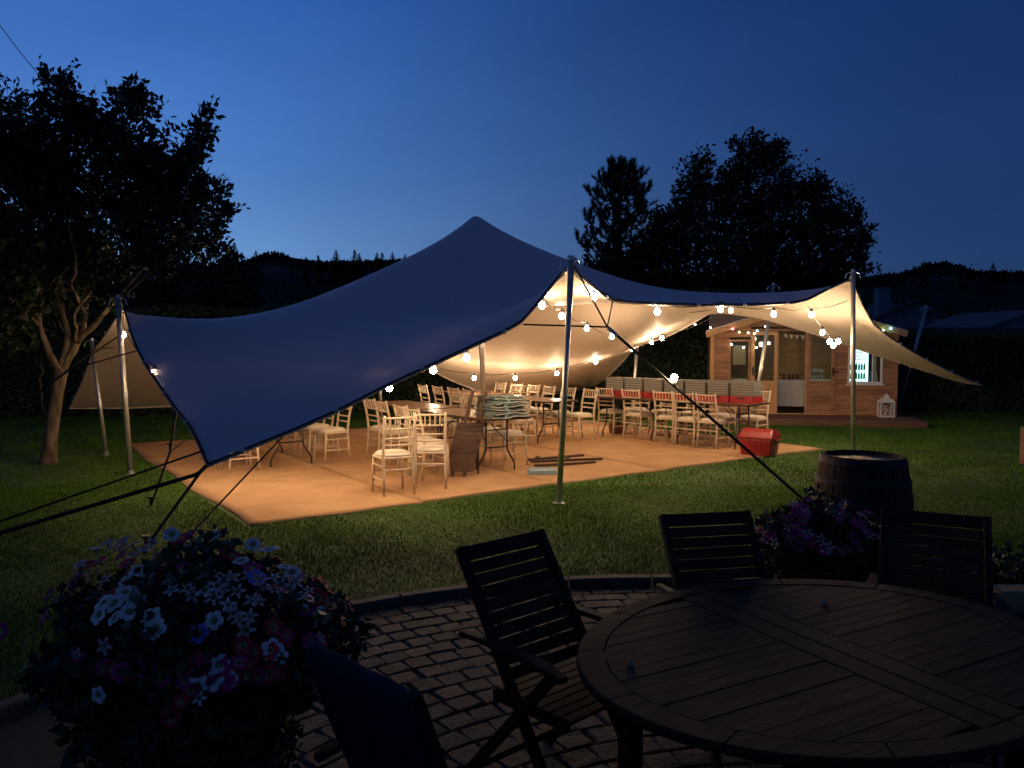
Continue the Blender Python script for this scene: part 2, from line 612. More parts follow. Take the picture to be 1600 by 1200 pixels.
def blades(n, y0, y1, hgt, wid, name):
    y = np.sqrt(rng.uniform(y0 ** 2, y1 ** 2, n))
    x = rng.uniform(-0.72, 0.72, n) * y
    keep = (np.hypot(x - PC.x, y - PC.y) > PR + 0.09) & ~in_mat(x, y)
    x, y = x[keep], y[keep]
    n = len(x)
    a = rng.uniform(0, 2 * np.pi, n)
    h = hgt * rng.uniform(0.5, 1.3, n) * (1 + 0.35 * np.sin(x * 2.1 + 1.3 * np.sin(y * 1.7)))
    le = rng.normal(size=(n, 2)) * 0.45
    base = np.stack([x, y, np.zeros(n)], 1)
    dx = np.stack([np.cos(a) * wid / 2, np.sin(a) * wid / 2, np.zeros(n)], 1)
    tip = base + np.stack([le[:, 0] * h, le[:, 1] * h, h], 1)
    v = np.stack([base - dx, base + dx, tip], 1)
    return tag(npmesh(name, v, 3, M['blade']), 'short mown lawn grass around the matting and patio', 'grass', kind='stuff')


blades(260000, 3.0, 9.5, 0.024, 0.006, 'lawn_grass')
blades(170000, 9.5, 20.0, 0.035, 0.012, 'lawn_grass_far')

# ------------------------------------------------------------------ far hills and wood
def hill_mesh(name, pts, Y, depth):
    """crest given as (px, py) at distance Y"""
    xs = [p[0] for p in pts]
    ys = [p[1] for p in pts]
    b = MB()
    n = 140
    vs, fs = [], []
    rows = [(-depth, 0.0), (-depth * .5, .55), (0, 1.0), (depth, .9), (depth * 2, -0.05)]
    for i in range(n + 1):
        px = xs[0] + (xs[-1] - xs[0]) * i / n
        py = float(np.interp(px, xs, ys))
        c = P(px, py, Y)
        for dy, hz in rows:
            vs.append((c.x * (Y + dy) / Y, Y + dy, max(c.z * hz, -1)))
    m = len(rows)
    for i in range(n):
        for j in range(m - 1):
            a = i * m + j
            fs.append((a, a + m, a + m + 1, a + 1))
    b.add(vs, fs)
    o = b.build(name, M['hill'], smooth=True)
    o['kind'] = 'structure'
    return o


hill_mesh('hill', [(-700, 450), (0, 430), (300, 418), (380, 408), (405, 400), (430, 397), (455, 402), (500, 409), (650, 407), (800, 420), (1000, 430), (1350, 436), (1415, 425), (1445, 414), (1470, 411), (1500, 415), (1525, 424), (1600, 427), (2300, 470)], 170, 60)


def conifer_mesh(seed, h=1.0):
    r = random.Random(seed)
    b = MB()
    b.tube([(0, 0, 0), (0, 0, h)], [0.02, 0.003], 4)
    z = 0.06
    while z < 0.98:
        rad = 0.20 * (1 - z) ** 0.8 + 0.012
        k = 7
        a0 = r.random() * 6
        for i in range(k):
            a = a0 + 6.283 * i / k + r.uniform(-.2, .2)
            R = rad * r.uniform(.6, 1.25)
            c, s = math.cos(a), math.sin(a)
            b.add([(0, 0, z + .05), (c * R - s * R * .22, s * R + c * R * .22, z - .02), (c * R * 1.15, s * R * 1.15, z - .035), (c * R + s * R * .22, s * R - c * R * .22, z - .02)], [(0, 1, 2, 3)])
        z += 0.045
    me = bpy.data.meshes.new('conifer')
    me.from_pydata([tuple(v) for v in b.v], [], b.f)
    me.materials.append(M['needle'])
    return me


con = [conifer_mesh(i) for i in range(3)]
cpos = [(366, 378, .9), (378, 394, .8), (400, 391, .9), (478, 401, .7), (497, 398, 1.), (525, 390, 1.25), (538, 405, .6), (554, 390, 1.2), (561, 395, 1.), (589, 394, 1.), (597, 394, .9), (613, 394, 1.), (633, 397, .8), (1445, 408, .9), (1500, 411, .8), (1552, 410, .9), (1340, 430, .8)]
lab = {0: 'tallest at the left end by the garden tree', 5: 'pointed, rising alone right of a gap', 7: 'pair of sharp tips, left one'}
for i, (px, py, s) in enumerate(cpos):
    c = P(px, py, 150)
    bz = P(px, 428, 150).z
    o = link('conifer', con[i % 3])
    o.location = (c.x, 150, bz - 3)
    hh = c.z - bz + 3
    o.scale = (hh * 1.5, hh * 1.5, hh)
    side = 'right of the big dark trees' if px > 1300 else 'left of the tent peak'
    ords = ['first', 'second', 'third', 'fourth', 'fifth', 'sixth', 'seventh', 'eighth', 'ninth', 'tenth', 'eleventh', 'twelfth', 'last']
    tag(o, ('small dark spruce on the far skyline left of the tent peak, %s from the left' % ords[i]) if i < 13 else ('dark spruce on the skyline at the right, %s' % ('leftmost of the spaced ones', 'above the dim house side', 'nearest the right edge', 'just beside the ragged broadleaf tree')[i - 13]),
        'tree', 'spruces on the far skyline')
# low far wood mass filling the crest
pts = []
for i in range(16000):
    px = rnd.uniform(-200, 2000)
    base = float(np.interp(px, [-700, 0, 300, 380, 430, 500, 650, 800, 1000, 1350, 1450, 1600, 2300], [450, 430, 418, 412, 405, 412, 408, 420, 430, 436, 424, 428, 470]))
    if 1415 < px < 1520:
        base -= 12 * math.sin((px - 1415) / 105 * math.pi)
    if 430 - 45 < px < 430 + 30:
        base -= 9 * math.sin((px - 385) / 75 * math.pi)
    c = P(px, base + 1 + 18 * rnd.random() ** 1.5 * (1 if rnd.random() < .7 else .3), 150 + rnd.uniform(-3, 3))
    pts.append(c)
npm = leaf_quads(np.array([tuple(p) for p in pts]), .95, 0.6, up=(0, 0, .8))
tag(npmesh('far_wood', npm, 4, M['needle']), 'dark woodland running along the far skyline', 'woodland', kind='stuff')

# ------------------------------------------------------------------ leafy trees
def crown_cluster(cs, cr, ntw, lsize, lper, up=0.35, squash=1.0):
    """twigs radiating through a clump; returns leaf centres and twig segments"""
    L, T = [], []
    for c, r0 in zip(cs, cr):
        n = int(ntw * (r0 ** 2))
        for _ in range(n):
            d = Vector((rnd.gauss(0, 1), rnd.gauss(0, 1), rnd.gauss(up, 1) * squash)).normalized()
            gv = Vector((rnd.gauss(0, 1), rnd.gauss(0, 1), rnd.gauss(0, 1)))
            if gv.length > 2.0:
                gv *= 2.0 / gv.length
            st = c + gv * r0 * 0.38
            ln = r0 * rnd.uniform(.35, .85)
            en = st + d * ln + Vector((0, 0, ln * .15))
            T.append((st, en))
            for k in range(lper):
                t = (k + rnd.random()) / lper
                L.append(tuple(st.lerp(en, t) + Vector((rnd.gauss(0, 1), rnd.gauss(0, 1), rnd.gauss(0, 1))) * lsize * .35))
    return np.array(L), T


# the garden tree at the left
D0 = 11.3
tree = thing('garden_tree', 'leafy garden tree with lit forked trunk beside the left tent pole', 'tree', G(75, 728))
base = G(75, 728)


def TP(px, py, dd=0.0):
    return P(px, py, D0 + dd) - base


tb = MB()
tb.tube([TP(75, 733), TP(76, 715), TP(79, 690), TP(84, 650), TP(90, 610), TP(96, 575)], [.17, .12, .095, .09, .09, .10], 10)
limbs = [
    [(94, 585, 0, .10), (78, 555, -.1, .08), (62, 510, -.2, .06), (45, 440, -.3, .05), (25, 330, -.4, .03), (18, 220, -.4, .015)],
    [(95, 580, 0, .10), (106, 535, .1, .08), (96, 480, .2, .06), (88, 380, .3, .05), (98, 260, .2, .03), (102, 150, .1, .012)],
    [(96, 580, 0, .10), (120, 535, .1, .09), (133, 490, .3, .07), (140, 410, .5, .05), (180, 280, .6, .03), (212, 160, .6, .012)],
    [(120, 535, .1, .08), (160, 490, -.3, .06), (220, 420, -.6, .045), (280, 330, -.8, .03), (322, 190, -.8, .01)],
    [(150, 500, -.2, .06), (215, 440, -.9, .045), (290, 385, -1.1, .03), (340, 340, -1.2, .02), (372, 324, -1.3, .008)],
    [(106, 535, .1, .06), (82, 490, .6, .045), (70, 440, .9, .03), (20, 380, 1.2, .02)],
    [(133, 490, .3, .05), (112, 450, -.5, .03), (118, 400, -.8, .025), (100, 330, -1., .015)],
    [(62, 510, -.2, .04), (30, 480, -.6, .025), (18, 470, -.9, .02), (-30, 400, -1.1, .015)],
    [(120, 535, .1, .05), (116, 490, -.6, .035), (150, 440, -.9, .025), (185, 425, -1.2, .012)],
    [(68, 640, .1, .015), (64, 600, .1, .018), (66, 560, 0, .025)],
]
limbs = [[(a, b_, c, r_ * (.62 if r_ < .11 else 1)) for a, b_, c, r_ in lb] for lb in limbs]
for lb in limbs:
    pts, rs = [], []
    for (a, b_) in zip(lb[:-1], lb[1:]):
        for k in range(4):
            t = k / 4
            q = TP(a[0] + (b_[0] - a[0]) * t, a[1] + (b_[1] - a[1]) * t, a[2] + (b_[2] - a[2]) * t)
            jit = 0.016 if k else 0.0
            pts.append(q + Vector((rnd.gauss(0, jit), rnd.gauss(0, jit), rnd.gauss(0, jit))))
            rs.append(a[3] + (b_[3] - a[3]) * t)
    q = lb[-1]
    pts.append(TP(*q[:3]))
    rs.append(q[3])
    tb.tube(pts, rs, 7)
blobs = [(18, 190, 38), (5, 250, 55), (-15, 330, 80), (-80, 250, 90), (100, 170, 36), (97, 135, 20), (90, 225, 55), (85, 300, 70), (60, 385, 70), (208, 175, 34), (212, 148, 18),
         (190, 230, 50), (170, 310, 75), (285, 265, 36), (318, 205, 20), (326, 178, 11), (300, 240, 26), (250, 320, 60), (325, 300, 26), (345, 292, 12), (365, 323, 9), (345, 332, 13),
         (310, 352, 38), (240, 380, 55), (150, 400, 60), (-120, 350, 110), (-110, 450, 90), (20, 450, 60), (330, 385, 20), (268, 395, 40), (185, 430, 28), (150, 455, 24), (20, 520, 40), (-60, 520, 70), (140, 200, 30), (50, 270, 50), (235, 255, 34), (280, 300, 40), (70, 470, 42), (120, 445, 38), (35, 420, 45), (175, 470, 22), (10, 500, 40), (100, 400, 50)]
cs = [TP(bx, by, rnd.uniform(-1.0, 1.0)) for bx, by, br in blobs]
cr = [br * D0 / F * 1.15 for bx, by, br in blobs]
L, T = crown_cluster(cs, cr, 260, .085, 14, up=.5)
sprays = [((300, 240), (333, 152)), ((318, 215), (312, 160)), ((325, 335), (384, 321)), ((325, 305), (353, 274)), ((95, 150), (117, 97)), ((80, 160), (62, 94)), ((210, 175), (228, 126)), ((18, 190), (8, 116)), ((12, 190), (30, 128)),
          ((190, 180), (172, 132)), ((255, 240), (262, 196)), ((300, 355), (348, 352)), ((330, 370), (352, 384)), ((290, 250), (338, 196)), ((140, 190), (146, 140)), ((310, 330), (362, 300)), ((225, 190), (246, 150))]
L = list(map(tuple, L))
for a_, b2_ in sprays:
    dz = rnd.uniform(-.6, .6)
    p0_, p1_ = TP(a_[0], a_[1], dz), TP(b2_[0], b2_[1], dz + rnd.uniform(-.2, .2))
    T.append((p0_, p1_))
    T.append((p0_, p1_))
    n_ = int((p1_ - p0_).length / .022)
    for k in range(n_):
        q_ = p0_.lerp(p1_, k / n_)
        sp_ = .10 * (1 - k / n_) + .03
        L.append(tuple(q_ + Vector((rnd.gauss(0, sp_), rnd.gauss(0, sp_), rnd.gauss(0, sp_ * .7)))))
L = np.array(L)
for st, en in T[::2]:
    tb.tube([st, en], [.006, .003], 3, cap=False)
tb.build('trunk', M['bark'], tree, smooth=True)
npmesh('crown', leaf_quads(L, .11, .55, up=(0.3, 0, .35)), 4, M['leafdark'], tree)

# dark evergreen mass behind the left end of the tent (two trees)
def bush_tree(name, label, pxy, Y, blobs, ntw, lsize, lper, material=None, trunkpx=None, group=None):
    base = Vector((P(pxy, 600, Y).x, Y, 0))
    t = thing(name, label, 'tree', base, group=group)
    cs = [P(bx, by, Y + rnd.uniform(-1.5, 1.5)) - base for bx, by, br in blobs]
    cr = [br * Y / F for bx, by, br in blobs]
    L, T = crown_cluster(cs, cr, ntw, lsize, lper)
    b = MB()
    top = min(blobs, key=lambda q: q[1])
    tp = P(top[0], top[1], Y) - base
    b.tube([(0, 0, 0), (tp.x * .2, 0, tp.z * .4), (tp.x * .6, 0, tp.z * .6), tp * .8], [.32, .22, .09, .02], 8)
    for c in cs:
        st = Vector((tp.x * .2, 0, tp.z * .35))
        if (c - st).length > .5 and rnd.random() < .6:
            mid = st.lerp(c, .5) + Vector((0, 0, .3))
            b.tube([st, mid, c], [.07, .045, .012], 5)
    for st, en in T[::3]:
        b.tube([st, en], [.012, .005], 3, cap=False)
    b.build('trunk', M['farbark'], t, smooth=True)
    npmesh('crown', leaf_quads(L, lsize, .6), 4, material or M['leafbig'], t)
    return t


bush_tree('dark_tree', 'dark round tree behind the left end of the tent', 330, 24,
          [(260, 450, 60), (330, 440, 55), (380, 455, 45), (300, 500, 70), (230, 500, 60), (370, 500, 60), (200, 440, 60), (345, 412, 25)], 40, .22, 12)
bush_tree('dark_tree', 'dark spreading tree at the left edge behind the lit trunk', 60, 22,
          [(120, 460, 80), (40, 450, 90), (-40, 450, 90), (190, 500, 60), (60, 540, 70), (130, 540, 60), (-60, 560, 80), (220, 555, 45)], 40, .22, 12)
bush_tree('dark_tree', 'low dark tree peeping over the tent between the pine and the skyline wood', 660, 30,
          [(600, 492, 52), (700, 490, 60), (500, 492, 52), (800, 490, 60), (440, 495, 48), (650, 510, 60)], 16, .28, 10)
bush_tree('broadleaf_tree', 'tallest round broadleaf tree rising above the right half of the tent', 1190, 28,
          [(1180, 232, 26), (1165, 260, 38), (1205, 250, 32), (1095, 262, 26), (1085, 300, 40), (1130, 300, 45), (1180, 310, 55), (1230, 300, 42), (1100, 350, 55), (1170, 370, 65), (1240, 360, 55),
           (1035, 345, 24), (1020, 390, 38), (985, 425, 45), (940, 440, 40), (1060, 330, 24), (1060, 380, 50), (1130, 420, 60), (1200, 430, 60), (1050, 440, 55), (1265, 300, 24), (1215, 225, 14), (1150, 228, 14)], 95, .17, 13)
bush_tree('broadleaf_tree', 'lower broadleaf tree with ragged right edge behind the summerhouse', 1300, 27,
          [(1280, 285, 18), (1283, 305, 26), (1310, 330, 32), (1335, 350, 22), (1290, 360, 45), (1330, 385, 36), (1350, 370, 18), (1352, 400, 17), (1270, 420, 55), (1325, 425, 38), (1240, 440, 55), (1300, 460, 45), (1260, 480, 45), (1345, 335, 10), (1360, 355, 9)], 95, .16, 13)


# pine
def pine(label, pxb, Y, tippx, tippy, basey):
    base = Vector((P(pxb, 600, Y).x, Y, 0))
    t = thing('pine_tree', label, 'tree', base)
    tip = P(tippx, tippy, Y) - base
    b = MB()
    b.tube([(0, 0, 0), (tip.x * .5, 0, tip.z * .5), tip], [.22, .13, .02], 8)
    N = []
    H = tip.z

    def tuft(a, c, n, ln):
        for _ in range(n):
            q = a.lerp(c, rnd.random())
            d = ((c - a).normalized() * 1.0 + Vector((rnd.gauss(0, .55), rnd.gauss(0, .55), rnd.gauss(.15, .55)))).normalized()
            s = Vector((rnd.gauss(0, 1), rnd.gauss(0, 1), rnd.gauss(0, 1))).cross(d).normalized() * .016
            N.append((tuple(q - s), tuple(q + s), tuple(q + d * ln)))
    z = 0.30 * H
    k = 0
    while z < H * .98:
        f = (H - z) / (H * .70)
        R = 2.2 * min(1, f) ** .8 + .15
        for i in range(5):
            a = k * .9 + 6.283 * i / 5 + rnd.uniform(-.3, .3)
            r_ = R * rnd.uniform(.45, 1.15)
            st = Vector((tip.x * z / H, 0, z))
            en = st + Vector((math.cos(a) * r_, math.sin(a) * r_, r_ * rnd.uniform(.30, .65)))
            mid = st.lerp(en, .55) + Vector((0, 0, -r_ * .10))
            up = en + Vector((math.cos(a) * .08, math.sin(a) * .08, .30))
            b.tube([st, mid, en, up], [.035, .025, .016, .008], 4)
            tuft(mid, en, 100, .19)
            tuft(en, up, 105, .18)
            for q in range(int(2 + r_ * 3)):
                s0 = st.lerp(en, rnd.uniform(.35, 1))
                e0 = s0 + Vector((rnd.gauss(0, .22), rnd.gauss(0, .22), rnd.uniform(.22, .42)))
                b.tube([s0, e0], [.012, .006], 3)
                tuft(s0, e0, 80, .18)
        z += .50 * (1 - .40 * z / H)
        k += 1
    tuft(Vector(tip) - Vector((0, 0, .5)), Vector(tip) + Vector((0, 0, .15)), 120, .16)
    b.build('trunk', M['farbark'], t)
    npmesh('needles', np.array(N), 3, M['needle'], t)


pine('Scots-type pine with upswept needled branches behind the tent, left of the big round tree'.replace('Scots-type ', 'bushy '), 968, 27, 968, 252, 640)


# hedges
def hedge(name, label, a, b_, h, th, n, lsize=.085):
    a, b_ = Vector(a), Vector(b_)
    t = thing(name, label, 'hedge', a)
    d = (b_ - a)
    L = d.length
    d.normalize()
    nrm = Vector((d.y, -d.x, 0))      # towards the camera side
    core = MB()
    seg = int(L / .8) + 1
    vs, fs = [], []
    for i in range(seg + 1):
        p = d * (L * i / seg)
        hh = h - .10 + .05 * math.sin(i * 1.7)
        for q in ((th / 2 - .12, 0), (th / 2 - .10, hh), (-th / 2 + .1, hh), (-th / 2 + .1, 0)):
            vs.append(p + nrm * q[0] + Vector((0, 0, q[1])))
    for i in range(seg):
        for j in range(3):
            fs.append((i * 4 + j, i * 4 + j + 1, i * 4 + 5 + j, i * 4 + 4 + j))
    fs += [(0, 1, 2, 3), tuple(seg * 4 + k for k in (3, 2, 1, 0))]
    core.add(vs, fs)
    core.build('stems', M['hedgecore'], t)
    s = rng.uniform(0, L, n)
    face = rng.random(n) < .72
    z = np.where(face, rng.uniform(.02, h, n), h + rng.normal(0, .05, n))
    of = np.where(face, th / 2 + rng.normal(-.03, .06, n) + .06 * np.sin(s * 2.2 + 2.2 * z), rng.uniform(-th / 2, th / 2, n))
    z = z + .06 * np.sin(s * 1.3) * (z / h)
    cen = np.outer(s, np.array(d)) + np.outer(of, np.array(nrm)) + np.outer(z, [0, 0, 1])
    o = npmesh('leaves', leaf_quads(cen, lsize, .65), 4, M['hedge'], t)
    tag(o, kind='stuff')
    return t


hedge('hedge', 'tall clipped hedge along the back of the lawn behind the tent', (-19, 17.6, 0), (5.0, 22.2, 0), 2.6, 1.0, 62000)
hedge('hedge', 'dark garden hedge running right from behind the summerhouse', (9.4, 20.6, 0), (20, 20.3, 0), 2.02, 1.0, 26000)
hedge('hedge', 'tall black hedge close behind the summerhouse', (3.6, 22.4, 0), (10.2, 22.6, 0), 3.2, 1.0, 22000)

# fence behind the right hedge
fence = thing('board_fence', 'grey board fence showing above the right hedge', 'fence', (9.0, 23.6, 0))
bm_ = MB().box((-.07, -.01, 0.1), (.07, .01, 2.26))
f0 = bm_.build('board', M['fencewood'], fence)
for i in range(1, 64):
    o = f0.copy()
    C.objects.link(o)
    o.location = (i * .15, rnd.uniform(-.004, .004), rnd.uniform(-.01, .01))
MB().bar((-.1, .04, 2.29), (9.6, .04, 2.29), .10, .04).build('capping_rail', M['fencewood'], fence)
for i in range(6):
    MB().box((i * 1.9, .03, 0), (i * 1.9 + .09, .12, 2.26)).build('post', M['fencewood'], fence)


# far houses on the right
def house(name, label, cx, Y, wdt, dep, hw, ridge, chim, wm, rm):
    t = thing(name, label, 'house', (cx, Y, 0))
    MB().box((-wdt / 2, 0, 0), (wdt / 2, dep, hw)).add([(-wdt / 2, 0.001, hw), (wdt / 2, 0.001, hw), (0, 0.001, ridge)], [(0, 1, 2)]).build('wall', wm, t)
    e = .3
    r = MB()
    for s in (-1, 1):
        a = Vector((s * (wdt / 2 + e), -e, hw - e * (ridge - hw) / (wdt / 2)))
        b = Vector((0, -e, ridge + .02))
        up = Vector((0, 0, .14))
        q = [a, b, b + Vector((0, dep + 2 * e, 0)), a + Vector((0, dep + 2 * e, 0))]
        r.add(q + [p + up for p in q], [(0, 1, 2, 3), (7, 6, 5, 4), (0, 4, 5, 1), (1, 5, 6, 2), (2, 6, 7, 3), (3, 7, 4, 0)])
    rf = r.build('roof', rm, t)
    if chim:
        MB().box((chim - .45, .6, ridge - 1.2), (chim + .45, 1.5, ridge + 1.0)).box((chim - .52, .53, ridge + 1.0), (chim + .52, 1.57, ridge + 1.12)).build('chimney', wm, rf)
    MB().box((-.6, -.05, hw - 1.7), (.6, .05, hw - .6)).build('window', M['roofing'], t)
    return t


q = P(1618, 487, 46)
house('far_house', 'low pale-roofed building beyond the fence at the right edge', q.x, 46, 6.0, 8, q.z - 1.05, q.z, 0, M['render'], M['slate'])
q = P(1440, 470, 62)
house('far_house', 'dim house with a tall chimney beyond the trees on the right', q.x, 62, 11, 9, q.z - 2.4, q.z, -2.7, M['render'], M['roofing'])
bush_tree('dark_tree', 'dark tree beyond the fence right of the dim house', 1500, 55,
          [(1450, 470, 34), (1500, 465, 36), (1550, 470, 34), (1480, 500, 40), (1620, 470, 30), (1410, 478, 24)], 7, .3, 10)

# overhead cables at the far left
for (a, b_), lb in zip((((-80, -75), (110, 172)), ((-60, 52), (110, 222))), ('thin overhead cable crossing the sky at the top left corner', 'thin lower overhead cable passing behind the garden tree')):
    p0, p1 = P(a[0], a[1], 22), P(b_[0], b_[1], 30)
    pts = [p0.lerp(p1, t) - Vector((0, 0, .25 * math.sin(math.pi * t))) for t in np.linspace(0, 1, 12)]
    tag(MB().tube(pts, .014, 5).build('overhead_cable', M['cable']), lb, 'cable')

# ------------------------------------------------------------------ stretch tent
front = [(325, 727, 7.0), (365, 711, 7.1), (400, 696, 7.2), (460, 672, 7.4), (530, 641, 7.6), (600, 605, 7.75), (680, 568, 7.95), (740, 540, 8.08), (790, 517, 8.15), (816, 502, 8.22), (838, 476, 8.28), (862, 446, 8.34), (884, 420, 8.4),
         (893, 421, 8.5), (915, 438, 8.75), (938, 458, 9.0), (957, 470, 9.2), (990, 473, 9.5), (1030, 475, 9.9), (1100, 477, 10.5), (1180, 476, 11.1), (1240, 473, 11.55), (1262, 468, 11.7), (1285, 456, 11.9), (1310, 444, 12.05), (1326, 437, 12.2),
         (1336, 450, 12.35), (1347, 476, 12.6), (1364, 506, 13.0), (1390, 527, 13.45), (1420, 546, 13.8), (1450, 563, 14.2), (1480, 578, 14.6), (1510, 592, 15.0), (1534, 601, 15.3)]
right = [(1534, 601, 15.3), (1505, 597, 15.28), (1480, 590, 15.25), (1420, 571, 15.1), (1380, 558, 14.95), (1330, 541, 14.8), (1260, 517, 14.4), (1190, 496, 14.1), (1160, 484, 14.0), (1138, 475, 14.0),
         (1124, 479, 14.2), (1108, 489, 14.5), (1080, 506, 15.1), (1050, 522, 15.8), (1020, 533, 16.3), (996, 540, 16.8), (985, 550, 17.2), (972, 566, 17.8), (950, 588, 18.6), (932, 601, 19.4), (915, 607, 20.0)]
back = [(915, 607, 20.0), (895, 609, 19.6), (870, 614, 19.2), (830, 619, 18.6), (790, 617, 18.0), (745, 610, 17.5), (705, 594, 17.1), (670, 576, 16.85), (630, 558, 16.6), (592, 546, 16.45),
        (545, 556, 16.3), (480, 582, 16.0), (400, 612, 15.7), (330, 628, 15.4), (270, 634, 15.1), (200, 637, 14.7), (150, 637, 14.3), (108, 637, 14.0)]
left = [(108, 637, 14.0), (118, 618, 13.6), (128, 597, 13.2), (137, 573, 12.8), (146, 545, 12.35), (158, 532, 11.9), (172, 512, 11.3), (184, 494, 10.8), (194, 482, 10.5),
        (199, 500, 10.25), (206, 525, 9.9), (216, 549, 9.6), (228, 570, 9.25), (241, 590, 8.95), (256, 612, 8.6), (270, 633, 8.3), (284, 650, 7.95), (300, 672, 7.6), (312, 697, 7.3), (325, 727, 7.0)]


def curve_pts(lst, n):
    pts = [P(*q) for q in lst]
    d = [0]
    for a, b in zip(pts[:-1], pts[1:]):
        d.append(d[-1] + (b - a).length)
    t = np.linspace(0, d[-1], n)
    arr = np.array([tuple(p) for p in pts])
    return np.stack([np.interp(t, d, arr[:, k]) for k in range(3)], 1)


NU, NV = 150, 96
c_f = curve_pts(front, NU)
c_b = curve_pts(back[::-1], NU)
c_l = curve_pts(left[::-1], NV)
c_r = curve_pts(right, NV)
s = np.linspace(0, 1, NU)[:, None, None]
t = np.linspace(0, 1, NV)[None, :, None]
S = (1 - t) * c_f[:, None, :] + t * c_b[:, None, :] + (1 - s) * c_l[None, :, :] + s * c_r[None, :, :] \
    - ((1 - s) * (1 - t) * c_f[0] + s * (1 - t) * c_f[-1] + (1 - s) * t * c_b[0] + s * t * c_b[-1])
Xg = S[:, :, :].copy()
# ease plan coordinates
for _ in range(400):
    Xg[1:-1, 1:-1, :2] = .25 * (Xg[2:, 1:-1, :2] + Xg[:-2, 1:-1, :2] + Xg[1:-1, 2:, :2] + Xg[1:-1, :-2, :2])
pins = [(743, 341, 13.1), (722, 352, 13.0), (766, 352, 13.1)]
ridge = [(300, 499, 10.9), (370, 495, 11.2), (450, 479, 11.57), (500, 461, 11.8), (550, 441, 12.05), (595, 421, 12.25), (640, 400, 12.5), (672, 384, 12.7), (700, 367, 12.85),
         (785, 364, 13.05), (800, 372, 13.0), (825, 384, 12.97), (850, 394, 12.95), (875, 406, 12.9), (900, 415, 12.9), (930, 426, 12.85), (960, 435, 12.8), (1005, 445, 12.7), (1050, 453, 12.6), (1100, 458, 12.55), (1150, 460, 12.5), (1195, 460, 12.45), (1235, 457, 12.4),
         (240, 492, 10.7)]
fixed = np.zeros((NU, NV), bool)
fixed[0, :] = fixed[-1, :] = fixed[:, 0] = fixed[:, -1] = True
Z = Xg[:, :, 2].copy()
for q in []:
    p = P(*q)
    dist = np.hypot(Xg[:, :, 0] - p.x, Xg[:, :, 1] - p.y)
    dist[[0, -1], :] = 9
    dist[:, [0, -1]] = 9
    i, j = np.unravel_index(np.argmin(dist), dist.shape)
    fixed[i, j] = True
    Z[i, j] = p.z
for k in range(6000):
    A = .25 * (Z[2:, 1:-1] + Z[:-2, 1:-1] + Z[1:-1, 2:] + Z[1:-1, :-2])
    Z[1:-1, 1:-1] = np.where(fixed[1:-1, 1:-1], Z[1:-1, 1:-1], A)
# smooth correction so that the cloth passes through the measured ridge points
bpts = np.concatenate([c_f, c_r, c_b, c_l])[:, :2]
flat = Xg[:, :, :2].reshape(-1, 2)
db = np.sqrt(((flat[:, None, :] - bpts[None, ::3, :]) ** 2).sum(2)).min(1).reshape(NU, NV)
taper = 1 - np.exp(-(db / .42) ** 2)
inner = [(1138, 464, 12.9), (1138, 468, 13.5), (1100, 476, 13.5), (1050, 498, 14.3), (1190, 476, 12.9), (1260, 494, 13.3), (1330, 512, 13.7)]
rp = np.array([tuple(P(*q)) for q in ridge[::2] + [(722, 352, 13.0), (743, 338, 13.1), (765, 352, 13.1), (785, 364, 13.05)] + inner])
SIG = 1.15


def zat(x, y):
    d2 = (Xg[:, :, 0] - x) ** 2 + (Xg[:, :, 1] - y) ** 2
    i_, j_ = np.unravel_index(np.argmin(d2), d2.shape)
    return Z[i_, j_], taper[i_, j_]


res, tp_ = zip(*[zat(p[0], p[1]) for p in rp])
D2 = ((rp[:, None, :2] - rp[None, :, :2]) ** 2).sum(2)
K = np.exp(-D2 / (2 * SIG ** 2)) * np.array(tp_)[:, None]
pkp = P(743, 338, 13.1)


def cusp(r_):
    return np.exp(-np.sqrt(r_ ** 2 + .004) / 1.1)


K = np.concatenate([K, cusp(np.hypot(rp[:, 0] - pkp.x, rp[:, 1] - pkp.y))[:, None]], 1)
lam = np.eye(len(rp) + 1) * .012
lam[-1, -1] = 1e-5
wts = np.linalg.solve(K.T @ K + lam, K.T @ (rp[:, 2] - np.array(res)))
dd2 = ((flat[:, None, :] - rp[None, :, :2]) ** 2).sum(2)
taper = np.where(fixed, 0.0, 1.0)
dpk = np.hypot(Xg[:, :, 0] - pkp.x, Xg[:, :, 1] - pkp.y)
Z += ((np.exp(-dd2 / (2 * SIG ** 2)) @ wts[:-1]).reshape(NU, NV) + cusp(dpk) * wts[-1]) * taper
Z += (pkp.z - zat(pkp.x, pkp.y)[0]) * np.exp(-(dpk / .25) ** 2)
strip = (db < .36) & ~fixed
for k in range(3000):
    A = .25 * (Z[2:, 1:-1] + Z[:-2, 1:-1] + Z[1:-1, 2:] + Z[1:-1, :-2])
    Z[1:-1, 1:-1] = np.where(strip[1:-1, 1:-1], A, Z[1:-1, 1:-1])
for k in range(10):
    A = .25 * (Z[2:, 1:-1] + Z[:-2, 1:-1] + Z[1:-1, 2:] + Z[1:-1, :-2])
    m_ = ((db > .15) & (db < .8))[1:-1, 1:-1]
    Z[1:-1, 1:-1] = np.where(m_, A, Z[1:-1, 1:-1])
